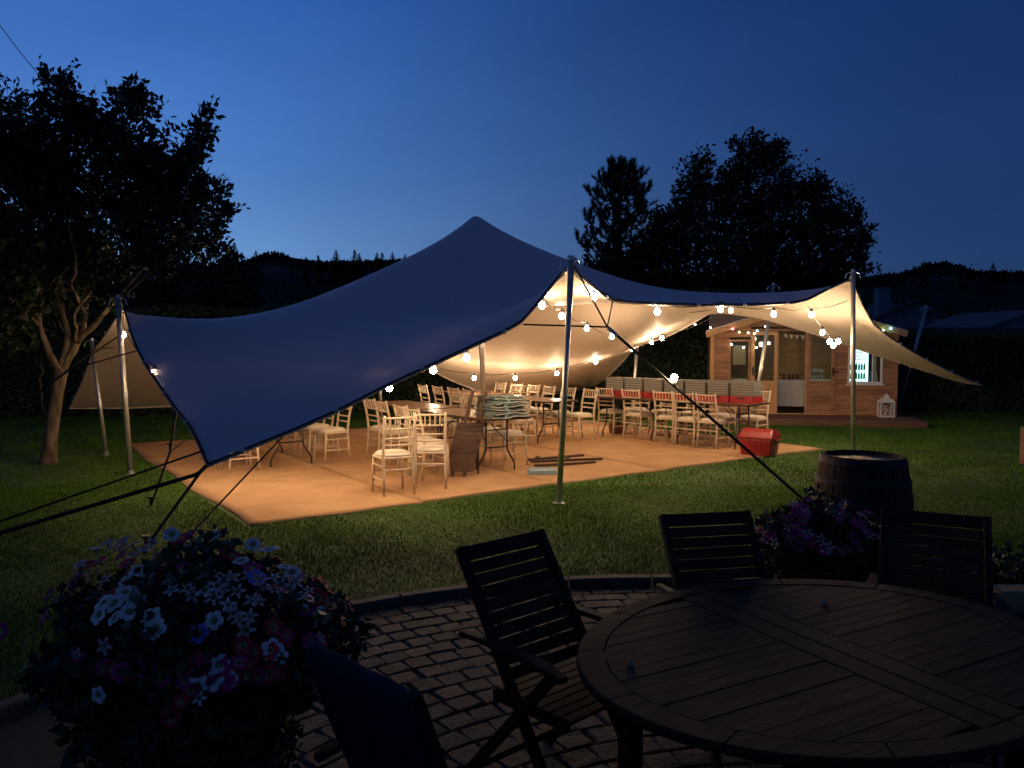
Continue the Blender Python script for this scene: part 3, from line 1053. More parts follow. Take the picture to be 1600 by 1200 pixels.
# cloth creases fanning from the pulled-down corners
for cpt, amp, kk, rad in ((c_f[0], .040, 17, .95), (c_b[-1], .065, 15, 1.2), (c_b[0], .02, 11, .7), (c_f[-1], .02, 9, .9)):
    dx, dy = Xg[:, :, 0] - cpt[0], Xg[:, :, 1] - cpt[1]
    rr = np.hypot(dx, dy)
    th = np.arctan2(dy, dx)
    Z += amp * np.sin(th * kk + .6 * np.sin(rr * 5)) * np.exp(-(rr / rad) ** 1.5) * np.clip(rr / .25, 0, 1)
Xg[:, :, 2] = Z
tent_c = Vector((-0.6, 13.2, 0))
tent = thing('stretch_tent', 'large stretch marquee with blue-lit top and glowing beige lining', 'tent', tent_c)
vs = (Xg.reshape(-1, 3) - np.array(tent_c)).tolist()
fs = [(i * NV + j, (i + 1) * NV + j, (i + 1) * NV + j + 1, i * NV + j + 1) for i in range(NU - 1) for j in range(NV - 1)]
mt = bpy.data.materials.new('stretch_fabric')
mt.use_nodes = True
tt = mt.node_tree
bs = tt.nodes['Principled BSDF']
bs.inputs['Roughness'].default_value = .55
bs.inputs['Specular IOR Level'].default_value = .22
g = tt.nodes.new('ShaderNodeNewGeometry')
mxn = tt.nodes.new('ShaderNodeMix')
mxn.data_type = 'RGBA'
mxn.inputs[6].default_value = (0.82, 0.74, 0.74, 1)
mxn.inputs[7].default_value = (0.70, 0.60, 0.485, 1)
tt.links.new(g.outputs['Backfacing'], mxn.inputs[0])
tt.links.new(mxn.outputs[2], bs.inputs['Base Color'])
nz = tt.nodes.new('ShaderNodeTexNoise')
nz.inputs['Scale'].default_value = 1.3
nz.inputs['Detail'].default_value = 6
nz.inputs['Distortion'].default_value = .6
tcn = tt.nodes.new('ShaderNodeTexCoord')
tt.links.new(tcn.outputs['Object'], nz.inputs[0])
bpn = tt.nodes.new('ShaderNodeBump')
bpn.inputs['Strength'].default_value = .35
bpn.inputs['Distance'].default_value = .05
tt.links.new(nz.outputs[0], bpn.inputs['Height'])
tt.links.new(bpn.outputs[0], bs.inputs['Normal'])
tr = tt.nodes.new('ShaderNodeBsdfTranslucent')
tr.inputs[0].default_value = (.35, .28, .30, 1)
ms = tt.nodes.new('ShaderNodeMixShader')
ms.inputs[0].default_value = .012
tt.links.new(bs.outputs[0], ms.inputs[1])
tt.links.new(tr.outputs[0], ms.inputs[2])
tt.links.new(ms.outputs[0], tt.nodes['Material Output'].inputs[0])
b = MB()
b.v, b.f = [tuple(v) for v in vs], fs
canopy = b.build('canopy', mt, tent, smooth=True)
# edge cord
loop = [Vector(p) - tent_c for p in list(c_f) + list(c_r[1:]) + list(c_b[::-1][1:]) + list(c_l[::-1][1:-1])]
b = MB()
b.tube([p + Vector((0, 0, .012)) for p in loop + [loop[0]]], .010, 6, cap=False)
b.build('edge_webbing', M['strap'], tent)
b = MB()
b.tube([p + Vector((0, 0, -.010)) for p in loop + [loop[0]]], .013, 6, cap=False)
b.build('edge_piping', M['hem'], tent)
# clamps along the edge
cl = MB().lathe([(0.001, -.03), (.028, -.02), (.034, 0), (.028, .02), (.001, .03)], 8)
acc = 0
first = None
nxt = .4
for a, b_ in zip(loop, loop[1:]):
    acc += (b_ - a).length
    if acc > nxt:
        nxt = acc + .95
        if first is None:
            first = cl.build('edge_clamp', M['wire'], tent, smooth=True)
            first.location = a
        else:
            o = first.copy()
            C.objects.link(o)
            o.location = a


def pole(base, top, rad, label, hook=True, m='alu'):
    base, top = Vector(base), Vector(top)
    t = thing('tent_pole', label, 'pole', base, group='tent poles')
    d = top - base
    MB().tube([(0, 0, 0), d], rad, 14).build('shaft', M[m], t, smooth=True)
    MB().lathe([(.001, 0), (.07, 0), (.07, .012), (rad * 1.15, .02), (rad * 1.15, .06)], 14).build('foot_plate', M[m], t)
    j = d * .46
    dn = d.normalized()
    MB().tube([j - dn * .05, j + dn * .05], rad * 1.12, 12).build('joint_collar', M[m], t)
    if hook:
        b = MB()
        for sg in (-1, 1):
            b.tube([d + Vector((0, 0, -.05)), d + Vector((sg * .05, 0, .01)), d + Vector((sg * .10, 0, -.02)), d + Vector((sg * .12, 0, -.09))], .010, 6)
        b.tube([d, d + Vector((0, 0, .05))], rad * .8, 8)
        b.build('top_hook', M['wire'], t)
    return t


def rope(pts, rad, label, name='guy_strap', m='strap', buckle=None):
    pts = [Vector(p) for p in pts]
    b0 = pts[-1]
    t = thing(name, label, 'strap' if m == 'strap' else 'rope', b0)
    MB().tube([p - b0 for p in pts], rad, 6).build('webbing' if m == 'strap' else 'cord', M[m], t)
    if buckle is not None:
        a = pts[0].lerp(pts[1], buckle) - b0
        d = (pts[1] - pts[0]).normalized()
        MB().bar(a - d * .09, a + d * .09, .05, .035).build('ratchet_buckle', M['blackmetal'], t, bevel=.006)
    MB().tube([(0, 0, -.02), (0, 0, .10)], .014, 6).box((-.03, -.02, .08), (.03, .02, .10)).build('ground_stake', M['blackmetal'], t)
    return t


p1b, p1t = G(873, 787), P(893, 407, 8.25)
pole(p1b, p1t, .033, 'front aluminium tent pole standing on the lawn nearest the camera')
p2b = G(1333, 712)
p2t = P(1333, 426, 12.0)
pole(p2b, p2t, .036, 'upright aluminium tent pole behind the wooden barrel')
p3b, p3t = G(204, 741), P(184, 466, 10.3)
pole(p3b, p3t, .036, 'taller lit aluminium tent pole on the left side of the tent')
p4b, p4t = G(166, 711), P(143, 533, 12.3)
pole(p4b, p4t, .032, 'shorter aluminium tent pole between the garden tree and the tall left pole')
p5b = G(597, 669)
pole(p5b, P(590, 541, 16.4), .036, 'thin pale tent pole at the back edge of the matting left of centre')
pcb = Vector((P(755, 600, 13.1).x + .05, 13.1, .0))
pole(pcb, P(743, 347, 13.1), .045, 'tall centre pole holding up the tent peak', hook=False)
p6b = Vector((P(987, 600, 16.95).x, 16.95, 0))
pole(p6b, P(996, 535, 17.0), .036, 'back tent pole rising behind the first patterned crate')
p7b = Vector((P(1174, 600, 14.6).x, 14.6, 0))
pole(p7b, P(1209, 446, 14.75), .036, 'leaning tent pole in front of the summerhouse door')
p8b = G(1401, 652)
pole(p8b, P(1447, 480, 18.5), .036, 'leaning bare pole right of the summerhouse against the hedge')

# ties from pole tops to fabric
for a, b_, lb in ((p1t, P(886, 421, 8.4), 'short tie from the front pole top to the canopy'), (p2t, P(1326, 438, 12.2), 'short tie from the barrel-side pole top to the canopy'),
                  (p3t, P(194, 482, 10.5), 'short tie from the tall left pole top to the canopy'), (P(1208, 453, 14.75), P(1138, 476, 14.0), 'tie from the leaning door-side pole to the back tent edge'),
                  (p4t, P(146, 546, 12.35), 'short tie from the short left pole top to the canopy')):
    tag(MB().tube([a, b_], .007, 5).build('pole_tie', M['rope']), lb, 'tie')

# bridle and strap by the front pole
J = P(949, 511, 8.35)
anch = G(1268, 795)
bt = thing('bridle_strap', 'black forked strap running from the front tent pole down to the lawn by the barrel', 'strap', anch)
for e in (p1t, P(957, 471, 9.2), P(817, 507, 8.25)):
    MB().tube([J - anch, e - anch], .010, 6).build('webbing', M['strap'], bt)
MB().tube([J - anch, Vector((0, 0, 0.02))], .017, 6).build('main_webbing', M['strap'], bt)
b = MB()
dj = (anch - J).normalized()
b.bar(J - anch, J + dj * .14 - anch, .05, .04)
b.build('ratchet_buckle', M['wire'], bt, bevel=.008)
MB().tube([(0, 0, -.02), (0, 0, .12)], .014, 6).build('ground_stake', M['blackmetal'], bt)
tb_ = dj * 0
fz = ((P(1050, 601, 8.4).x - J.x) / (anch.x - J.x))
sb_pos = J.lerp(anch, fz)
# left side bridle
J2 = P(108, 578, 10.6)
bt = thing('bridle_strap', 'dark forked strap from the tall left pole towards the garden tree', 'strap', G(-60, 700))
o2 = G(-60, 700)
for e in (P(190, 522, 10.35), P(217, 547, 9.6), P(150, 545, 12.3)):
    MB().tube([J2 - o2, e - o2], .009, 6).build('webbing', M['strap'], bt)
MB().tube([J2 - o2, (0, 0, 0)], .015, 6).build('main_webbing', M['strap'], bt)
FL = P(322, 728, 7.0)
rope([FL, P(312, 738, 6.95), P(305, 742, 6.93), G(-130, 872)], .020, 'thick black strap from the low front corner out past the left edge', buckle=None)
rope([P(318, 704, 7.2), G(-90, 846)], .010, 'thin dark strap above the thick one at the left', )
rope([P(313, 738, 6.95), G(228, 855)], .015, 'short steep strap from the low tent corner to the lawn behind the petunias')
rope([P(442, 682, 7.35), G(272, 862)], .009, 'thin strap from the front tent edge to the lawn behind the petunias')
rope([P(275, 645, 8.2), P(266, 705, 8.2), G(236, 790)], .013, 'upright black ratchet strap staked in the grass left of the matting')
rope([P(300, 680, 7.6), P(266, 706, 8.2)], .007, 'thin cord between the tent edge and the upright ratchet strap', name='guy_rope', m='rope')
rope([P(1534, 601, 15.3), G(1640, 655)], .010, 'guy strap from the far right tent tip down beyond the lawn', )
rope([P(915, 607, 20.0), Vector((3.3, 21.0, 0))], .010, 'guy strap at the low back corner of the tent')
rope([P(108, 637, 14.0), G(40, 672)], .010, 'guy strap at the low back left corner by the hedge')

# ------------------------------------------------------------------ festoon lights
bulbmesh = MB().lathe([(.001, -.052), (.018, -.047), (.031, -.034), (.037, -.016), (.034, .004), (.025, .022), (.018, .036), (.001, .037)], 10)
sockmesh = MB().lathe([(.001, .034), (.020, .034), (.021, .075), (.012, .092), (.001, .093)], 10)
bproto = None


def festoon(label, pts, bulbs, hang=.09):
    """pts: cable path; bulbs: positions of the bulbs on it"""
    pts = [Vector(p) for p in pts]
    t = thing('festoon_lights', label, 'string lights', pts[0])
    b = MB()
    path = []
    for a, c in zip(pts[:-1], pts[1:]):
        L = (c - a).length
        n = max(2, int(L / .35))
        for k in range(n):
            f = k / n
            path.append(a.lerp(c, f) - Vector((0, 0, 4 * .045 * L * f * (1 - f))) - pts[0])
    path.append(pts[-1] - pts[0])
    b.tube(path, .006, 5)
    b.build('cable', M['cable'], t)
    global bproto
    for q in bulbs:
        q = Vector(q)
        if bproto is None:
            o = bulbmesh.build('bulb', M['bulb'], t, smooth=True)
            so = sockmesh.build('socket', M['cable'], o, smooth=True)
            bproto = (o, so)
        else:
            o = bproto[0].copy()
            C.objects.link(o)
            o.parent = t
            so = bproto[1].copy()
            C.objects.link(so)
            so.parent = o
        o.location = q - pts[0]
    return t


def up(p, h=.09):
    return Vector(p) + Vector((0, 0, h))


bf = [P(241, 583, 9.1), P(345, 640, 9.3), P(440, 622, 9.2), P(525, 612, 8.8), P(608, 604, 8.2), P(677, 577, 8.5), P(729, 558, 8.8)]
festoon('festoon lights under the front left tent edge up to the front pole', [P(193, 490, 10.5), up(P(192, 522, 10.35))] + [up(q) for q in bf] + [P(884, 426, 8.45)], [P(192, 522, 10.35)] + bf)
bg_ = [P(847, 476, 8.9), P(878, 493, 10.2), P(917, 512, 11.7), P(956, 525, 13.6), P(992, 530, 15.8)]
festoon('festoon lights running back from the front pole to the back pole', [P(838, 462, 8.5)] + [up(q) for q in bg_] + [P(996, 538, 16.8)], bg_)
bh = [P(928, 463, 8.95), P(1027, 486, 9.9), P(1126, 482, 10.7), P(1209, 490, 11.4), P(1268, 491, 11.9)]
festoon('festoon lights hung along the right front tent edge', [P(893, 424, 8.5)] + [up(q) for q in bh] + [P(1325, 470, 12.3)], bh)
bi = [P(678, 580, 15.5), P(741, 590, 15.6), P(805, 590, 15.8), P(870, 583, 16.0), P(931, 565, 16.1), P(988, 545, 16.2), P(1018, 534, 15.2), P(1034, 528, 15.0), P(1142, 484, 12.5)]
festoon('festoon lights strung across the low back wall of the tent', [P(600, 552, 16.3)] + [up(q) for q in bi], bi)
bj = [P(1285, 519, 12.6), P(1296, 533, 12.8), P(1302, 539, 12.6), P(1310, 533, 13.0)]
festoon('short dangling tail of festoon lights left of the barrel-side pole', [P(1262, 478, 12.0), P(1279, 505, 12.5)] + [up(q) for q in bj], bj)
st_ = thing('festoon_bulb', 'single lit bulb on the dark strap that crosses in front of the crates', 'light bulb', sb_pos)
o = bproto[0].copy()
C.objects.link(o)
o.parent = st_
o.location = (0, 0, .085)
o.rotation_euler = (math.pi, 0, 0)
so = bproto[1].copy()
C.objects.link(so)
so.parent = o
MB().tube([(0, 0, -.01), (0, 0, .02)], .014, 6).build('clip', M['cable'], st_)
bk = [UV(.8, 5.4, 2.0), UV(1.9, 6.3, 1.9), UV(2.6, 3.9, 2.45), UV(6.2, 2.6, 2.75), UV(7.9, 3.6, 2.35)]
festoon('festoon lights under the hidden left half of the canopy', [P(160, 545, 12.2)] + [up(q) for q in bk[:3]] + [UV(4.4, 3.6, 3.0)] + [up(q) for q in bk[3:]] + [P(1138, 480, 14.0)], bk)

# ------------------------------------------------------------------ limewashed banquet chairs
def chiavari():
    t = thing('banquet_chair', 'x', 'chair', (0, 0, 0))
    W_, D_ = .19, .19
    m = M['lime']
    # local +y is the way the sitter faces
    for s in (-1, 1):
        MB().tube([(s * .185, -.215, 0), (s * .18, -.185, .25), (s * .178, -.175, .46), (s * .180, -.205, .70), (s * .185, -.26, .915), (s * .185, -.262, .935)],
                  [.0145, .018, .019, .018, .017, .014], 8).build('leg', m, t, smooth=True)
        MB().tube([(s * .19, .20, 0), (s * .182, .185, .25), (s * .175, .175, .44)], [.0135, .018, .019], 8).build('leg', m, t, smooth=True)
    b = MB()
    for s in (-1, 1):
        b.tube([(s * .178, -.175, .435), (s * .190, .0, .438), (s * .175, .18, .435)], .018, 8)
    b.tube([(-.178, -.175, .435), (.178, -.175, .435)], .017, 8)
    b.tube([(-.178, .18, .435), (0, .20, .435), (.178, .18, .435)], .018, 8)
    b.box((-.17, -.17, .43), (.17, .18, .445))
    b.build('seat_frame', m, t, smooth=False)
    b = MB()
    prof = [(.0, .505), (.10, .503), (.16, .495), (.190, .478), (.198, .462), (.190, .450), (.0, .449)]
    n = 28
    vs, fs = [], []
    for r_, z in prof:
        for k in range(n):
            a = 2 * math.pi * k / n
            cx, sy = math.cos(a), math.sin(a)
            e = .62
            vs.append((math.copysign(abs(cx) ** e, cx) * r_, math.copysign(abs(sy) ** e, sy) * r_ * 1.0 + .005, z))
    for i in range(len(prof) - 1):
        for k in range(n):
            fs.append((i * n + k, i * n + (k + 1) % n, (i + 1) * n + (k + 1) % n, (i + 1) * n + k))
    b.add(vs, fs)
    b.build('seat_pad', M['pad'], t, smooth=True)
    for z, y in ((.905, -.257), (.775, -.226), (.665, -.200), (.585, -.187)):
        MB().tube([(-.182, y, z), (0, y - .012, z), (.182, y, z)], .0125, 6).build('back_rail', m, t, smooth=True)
    for k in range(5):
        x = -.12 + .06 * k
        MB().tube([(x, -.236, .775), (x, -.266, .905)], .0085, 5).build('back_spindle', m, t)
    for z in (.30,):
        MB().tube([(-.18, -.188, z), (.18, -.188, z)], .011, 6).build('stretcher', m, t)
        MB().tube([(-.18, .187, z - .05), (.18, .187, z - .05)], .011, 6).build('stretcher', m, t)
        for s in (-1, 1):
            MB().tube([(s * .181, -.188, z + .04), (s * .181, .187, z + .04)], .011, 6).build('stretcher', m, t)
            MB().tube([(s * .183, -.195, z - .12), (s * .184, .187, z - .12)], .011, 6).build('stretcher', m, t)
    return t


chair0 = chiavari()
bpy.context.view_layer.update()
index_kids(chair0)
used = []


def chair(x, y, fx, fy, label, group):
    if not used:
        o = chair0
        used.append(1)
    else:
        o = copy_tree(chair0)
    o.location = (x, y, .018)
    o.rotation_euler = (0, 0, math.atan2(-fx, fy) + rnd.uniform(-.07, .07))
    o['label'] = label
    o['group'] = group
    return o


def uvchair(u, v, du, dv, label, group):
    p = UV(u, v)
    f = U * du + V * dv
    chair(p.x, p.y, f.x, f.y, label, group)


# folding trestle table
def trestle(L=1.83, Wd=.76):
    t = thing('trestle_table', 'x', 'table', (0, 0, 0))
    MB().box((-Wd / 2, -L / 2, .735), (Wd / 2, L / 2, .757)).build('tabletop', M['tabletop'], t, bevel=.004)
    b = MB()
    for s in (-1, 1):
        b.box((s * Wd / 2 - (.001 if s > 0 else .012), -L / 2 - .012, .728), (s * Wd / 2 + (.012 if s > 0 else .001), L / 2 + .012, .760))
        b.box((-Wd / 2 + .002, s * L / 2 - (-.0015 if s > 0 else .012), .729), (Wd / 2 - .002, s * L / 2 + (.012 if s > 0 else -.0015), .759))
    b.build('edge_band', M['tabedge'], t)
    for e in (-1, 1):
        y = e * (L / 2 - .26)
        for s in (-1, 1):
            MB().tube([(s * .175, y, .73), (s * .175, y, .32), (s * .19, y, .27), (s * .285, y, .12), (s * .30, y, .08), (s * .30, y, .0)], .0135, 7).build('leg', M['blackmetal'], t, smooth=True)
            MB().tube([(s * .175, y, .40), (s * .05, y - e * .40, .728)], .008, 5).build('brace', M['blackmetal'], t)
        MB().tube([(-.175, y, .335), (.175, y, .335)], .012, 6).build('crossbar', M['blackmetal'], t)
        MB().tube([(-.175, y, .575), (.175, y, .575)], .010, 6).build('crossbar', M['blackmetal'], t)
        MB().tube([(-.30, y, .722), (.30, y, .722)], .012, 6).build('crossbar', M['blackmetal'], t)
    return t


def place(o, c, axis, label, group='folding trestle tables'):
    """axis = direction of the long side"""
    o.location = (c.x, c.y, .02)
    o.rotation_euler = (0, 0, math.atan2(-axis.x, axis.y))
    o['label'] = label
    o['group'] = group


tab0 = trestle()
tabE0 = trestle(1.62)
bpy.context.view_layer.update()
index_kids(tab0)
index_kids(tabE0)
place(tab0, UV(3.72, .96 + .915), V, 'folding trestle table carrying the stack of sage cushions')
tB = copy_tree(tab0)
place(tB, UV(3.78, 3.82), V, 'brown folding table directly behind the cushion table, reflecting a bulb')
tC = copy_tree(tab0)
place(tC, UV(6.3, 3.95), V, 'folding table behind the front tent pole with crossed black legs')
tF = copy_tree(tab0)
place(tF, UV(6.35, 6.0), V, 'farthest folding table near the back wall of the tent')
tD = copy_tree(tab0)
place(tD, UV(1.6, 4.05), V, 'folding table at the left, half hidden by the tent flap')
AX = Vector((-.725, .69, 0)).normalized()
NX = Vector((AX.y, -AX.x, 0))         # away from the camera side: (+,+)
E0 = Vector((4.12, 12.80, 0))
place(tabE0, E0 + AX * .81, AX, 'right-hand folding table with crates, nearer one beside the red box')
tE = copy_tree(tabE0)
place(tE, E0 + AX * 2.45, AX, 'farther folding table under the left end of the crate row')

GA = 'limewashed banquet chairs around the tables'
# two in front
chair(-1.40, 8.98, -.50, .86, 'nearest banquet chair, its back to the camera, alone on the left', GA)
chair(-1.00, 9.42, -.10, 1.0, 'second banquet chair just behind and right of the nearest one', GA)
chair(-1.10, 10.05, U.x, U.y, 'banquet chair at the left side of the cushion table, nearest its front end', GA)
chair(-1.30, 10.50, U.x, U.y, 'banquet chair left of the cushion table, second along', GA)
chair(-1.72, 11.35, U.x, U.y, 'banquet chair at the left side of the table behind the cushions, nearer one', GA)
chair(-1.98, 11.85, U.x, U.y, 'banquet chair at the left side of the table behind the cushions, farther one', GA)
chair(-.05, 11.15, -U.x, -U.y, 'banquet chair tucked behind the stack of cushions', GA)
chair(-.38, 11.60, -U.x, -U.y, 'banquet chair at the right side of the cushion table behind the easel', GA)
chair(-1.13, 12.85, -U.x, -U.y, 'banquet chair left of the centre pole, farther of two at one table', GA)
chair(-.88, 12.45, -U.x, -U.y, 'banquet chair left of the centre pole, nearer of two at one table', GA)
uvchair(5.62, 3.3, 1, 0, 'banquet chair right of the cushions facing the pole-side table', GA)
uvchair(5.60, 3.95, 1, 0, 'banquet chair behind the cushions at the pole-side table, middle of its side', GA)
uvchair(5.60, 4.55, 1, 0, 'banquet chair at the pole-side table, farthest on its left side', GA)
uvchair(6.98, 3.30, -1, 0, 'banquet chair immediately right of the front tent pole', GA)
uvchair(7.00, 3.95, -1, 0, 'banquet chair behind the front tent pole, second on the right side', GA)
uvchair(7.02, 4.60, -1, 0, 'banquet chair farthest back on the right side of the pole-side table', GA)
for k, (v, w_) in enumerate(((5.15, 'nearest'), (5.75, 'middle'), (6.35, 'farthest'))):
    uvchair(5.62, v, 1, 0, 'banquet chair on the left of the farthest table, %s of three' % w_, GA)
    uvchair(7.05, v, -1, 0, 'banquet chair on the right of the farthest table, %s of three' % w_, GA)
chair(.10, 15.45, -.3, -.95, 'banquet chair facing the camera above the cushions near the back wall', GA)
for k, (v, w_) in enumerate(((3.4, 'nearest'), (4.0, 'middle'), (4.6, 'farthest'))):
    uvchair(.88, v, 1, 0, 'banquet chair half hidden by the tent flap, left side of the left table, %s' % w_, GA)
    uvchair(2.26, v + .1, -1, 0, 'banquet chair on the right side of the left table, %s of three' % w_, GA)
# crate table, near side
near = [(990 - 43, 14.75), (988, 14.15), (1038, 13.55), (1070, 13.15), (1107, 12.85)]
words = ['leftmost', 'second from left', 'middle', 'fourth from left', 'rightmost, nearest the red box']
for (px, Y), w_ in zip(near, words):
    x = (px - 800) / F * Y
    c = Vector((x, Y, 0)) + NX * .20
    chair(c.x, c.y, NX.x, NX.y, 'banquet chair on the near side of the crate table, %s' % w_, GA)
for k, w_ in enumerate(('nearest the summerhouse', 'second', 'third', 'fourth', 'farthest')):
    c = E0 + AX * (.42 + .62 * k) + NX * .66
    chair(c.x, c.y, -NX.x, -NX.y, 'banquet chair on the far side of the crate table, %s in the row' % w_, GA)

# patterned crates with red bases
zig = MB()
cr0 = thing('glass_crate', 'x', 'crate', (0, 0, 0))
S2 = .205
MB().box((-S2, -S2, 0), (S2, S2, .115)).build('red_base', M['redcrate'], cr0, bevel=.008)
MB().box((-S2 + .012, -S2 + .012, .117), (S2 - .012, S2 - .012, .355)).build('grey_liner', mat('grey_corrugated', (.13, .125, .112), .8, .1, 10), cr0)
mz = mat('pale_zigzag_print', (.27, .26, .235), .8, .08, 20)
for side in range(4):
    R = Matrix.Rotation(side * math.pi / 2, 4, 'Z')
    for row in range(5):
        b = MB()
        z0 = .140 + row * .043
        nn = 10
        for k in range(nn):
            xa, xb = -S2 + .02 + (2 * S2 - .04) * k / nn, -S2 + .02 + (2 * S2 - .04) * (k + 1) / nn
            za, zb = z0 + (.014 if k % 2 else 0), z0 + (0 if k % 2 else .014)
            y = -S2 + .008
            q = [(xa, y, za), (xb, y, zb), (xb, y, zb + .016), (xa, y, za + .016)]
            q2 = [(p[0], y + .006, p[2]) for p in q]
            b.add([R @ Vector(p) for p in q + q2], [(0, 1, 2, 3), (0, 4, 5, 1), (3, 2, 6, 7)])
        b.build('zigzag_band', mz, cr0)
MB().bar((-.06, -S2 - .003, .085), (.06, -S2 - .003, .085), .012, .03).build('hand_hole', M['blackmetal'], cr0)
bpy.context.view_layer.update()
index_kids(cr0)
cw = ['right-hand end crate nearest the red box', 'second crate from the right end', 'third crate from the right end', 'middle crate of the row', 'third crate from the left end', 'second crate from the left end', 'left-hand end crate in front of a tent pole']
for k in range(7):
    c = E0 + AX * (.27 + .437 * k) + NX * .10
    o = cr0 if k == 0 else copy_tree(cr0)
    o.location = (c.x, c.y, .779)
    o.rotation_euler = (0, 0, math.atan2(-AX.x, AX.y) + math.pi / 2 + math.pi + rnd.uniform(-.03, .03))
    o['label'] = 'zigzag-patterned grey crate with red base, ' + cw[k]
    o['group'] = 'patterned crates on the right table'

# red storage box
rb = thing('storage_box', 'red plastic box with domed lid at the end of the crate table', 'box', (G(1190, 713).x, G(1190, 713).y + .12, .018), math.radians(-35))
b = MB()
n = 10
w2, d2 = .25, .24
b.add([(-w2 * .92, -d2 * .9, 0), (w2 * .92, -d2 * .9, 0), (w2 * .92, d2 * .9, 0), (-w2 * .92, d2 * .9, 0), (-w2, -d2, .26), (w2, -d2, .26), (w2, d2, .26), (-w2, d2, .26)],
      [(3, 2, 1, 0), (0, 1, 5, 4), (1, 2, 6, 5), (2, 3, 7, 6), (3, 0, 4, 7), (4, 5, 6, 7)])
b.build('tub', M['red'], rb, bevel=.02)
for k in range(5):
    x = -.18 + .09 * k
    MB().bar((x * .93, -d2 * .905, .02), (x, -d2 - .004, .24), .018, .012, up=(0, 1, 0)).build('rib', M['red'], rb)
b = MB()
prof = [(-d2 - .015, .26), (-d2 - .018, .295), (-d2 * .72, .37), (-d2 * .35, .405), (0, .415), (d2 * .35, .405), (d2 * .72, .37), (d2 + .018, .295), (d2 + .015, .26)]
vs = [(x, y, z) for x in (-w2 - .018, w2 + .018) for y, z in prof]
# sloped shoulders at the ends
vs = [(x * (.86 if z > .36 else .97 if z > .30 else 1), y, z) for x, y, z in vs]
m_ = len(prof)
fs = [(i, m_ + i, m_ + i + 1, i + 1) for i in range(m_ - 1)] + [tuple(reversed(range(m_))), tuple(range(m_, 2 * m_)), (0, m_ - 1, 2 * m_ - 1, m_)]
b.add(vs, [tuple(reversed(f)) for f in fs])
b.build('lid', M['red'], rb, bevel=.01)
MB().tube([(w2 + .01, -.12, .27), (w2 + .05, -.12, .25), (w2 + .05, .12, .25), (w2 + .01, .12, .27)], .012, 6).build('handle', M['red'], rb)
MB().bar((w2 * .97 + .006, -.07, .19), (w2 * .97 + .006, .07, .19), .01, .03).build('handle_recess', M['blackmetal'], rb)

# wicker basket beneath the leftmost crate-table chair
bk_ = thing('wicker_basket', 'small brown wicker basket on the matting behind the leftmost crate-table chair', 'basket', (2.10, 15.15, .018))
MB().lathe([(.001, .0), (.15, 0), (.18, .10), (.19, .20), (.175, .20), (.165, .10), (.13, .02), (.001, .02)], 20).build('body', M['wicker'], bk_)
for z in (.04, .08, .12, .16):
    MB().lathe([(.155 + z * .16, z - .012), (.168 + z * .16, z), (.155 + z * .16, z + .012)], 20).build('woven_band', M['wicker'], bk_)

# stack of sage cushions
tilt0 = math.atan2(U.y, U.x)
cc = UV(3.77, 1.18)
lays = ['lowest', 'second from the bottom', 'third from the bottom', 'third from the top', 'second from the top', 'topmost']
for k in range(6):
    t = thing('cushion', 'folded sage green cushion with pale edges, %s of the stack' % lays[k], 'cushion', (cc.x + rnd.uniform(-.02, .02), cc.y, .779 + .048 * k), tilt0 + rnd.uniform(-.13, .13), 'sage cushions stacked on the front table')
    hx, hy = .30 - (.03 if k > 3 else 0) + rnd.uniform(-.02, .02), .25
    nx, ny = 22, 10
    for nm, mm, z0, z1, grow in (('lower_pad', M['teal'], 0, .024, 0), ('upper_pad', M['teal'], .0245, .047, -.012)):
        b = MB()
        vs, fs = [], []
        for lv in (0, 1):
            for j in range(ny + 1):
                for i in range(nx + 1):
                    x = (hx + grow) * (2 * i / nx - 1)
                    y = (hy + grow) * (2 * j / ny - 1)
                    ed = min(1, min(i, nx - i) / 2.0, min(j, ny - j) / 2.0)
                    zz = (z0 + z1) / 2 + (1 if lv else -1) * (z1 - z0) / 2 * (.35 + .65 * ed)
                    zz += .010 * math.sin(x * 11 + k * 2) + .005 * math.sin(y * 14 + k) + .004 * math.sin(x * 25 + k * 1.3)
                    vs.append((x + .004 * math.sin(y * 30 + k), y + .006 * math.sin(x * 20 + k), zz))
        N1 = (nx + 1) * (ny + 1)
        for j in range(ny):
            for i in range(nx):
                a = j * (nx + 1) + i
                fs.append((N1 + a, N1 + a + 1, N1 + a + nx + 2, N1 + a + nx + 1))
                fs.append((a + nx + 1, a + nx + 2, a + 1, a))
        for i in range(nx):
            fs.append((i, i + 1, N1 + i + 1, N1 + i))
            a = ny * (nx + 1) + i
            fs.append((a + 1, a, N1 + a, N1 + a + 1))
        for j in range(ny):
            a = j * (nx + 1)
            fs.append((a + nx + 1, a, N1 + a, N1 + a + nx + 1))
            a += nx
            fs.append((a, a + nx + 1, N1 + a + nx + 1, N1 + a))
        b.add(vs, fs)
        b.build(nm, mm, t, smooth=True)
    b = MB()
    pth = [(x, -hy - .004 + .006 * math.sin(x * 20 + k), .013 + .010 * math.sin(x * 11 + k * 2) + .004 * math.sin(x * 25 + k * 1.3) - .004) for x in np.linspace(-hx, hx, 20)]
    b.tube(pth, .0085, 6)
    b.build('piping', M['tealpipe'], t, smooth=True)
    MB().box((-hx * .35, -hy - .016, .0), (-hx * .35 + .035, -hy + .01, .046)).build('tie_strap', M['bluefold'], t)

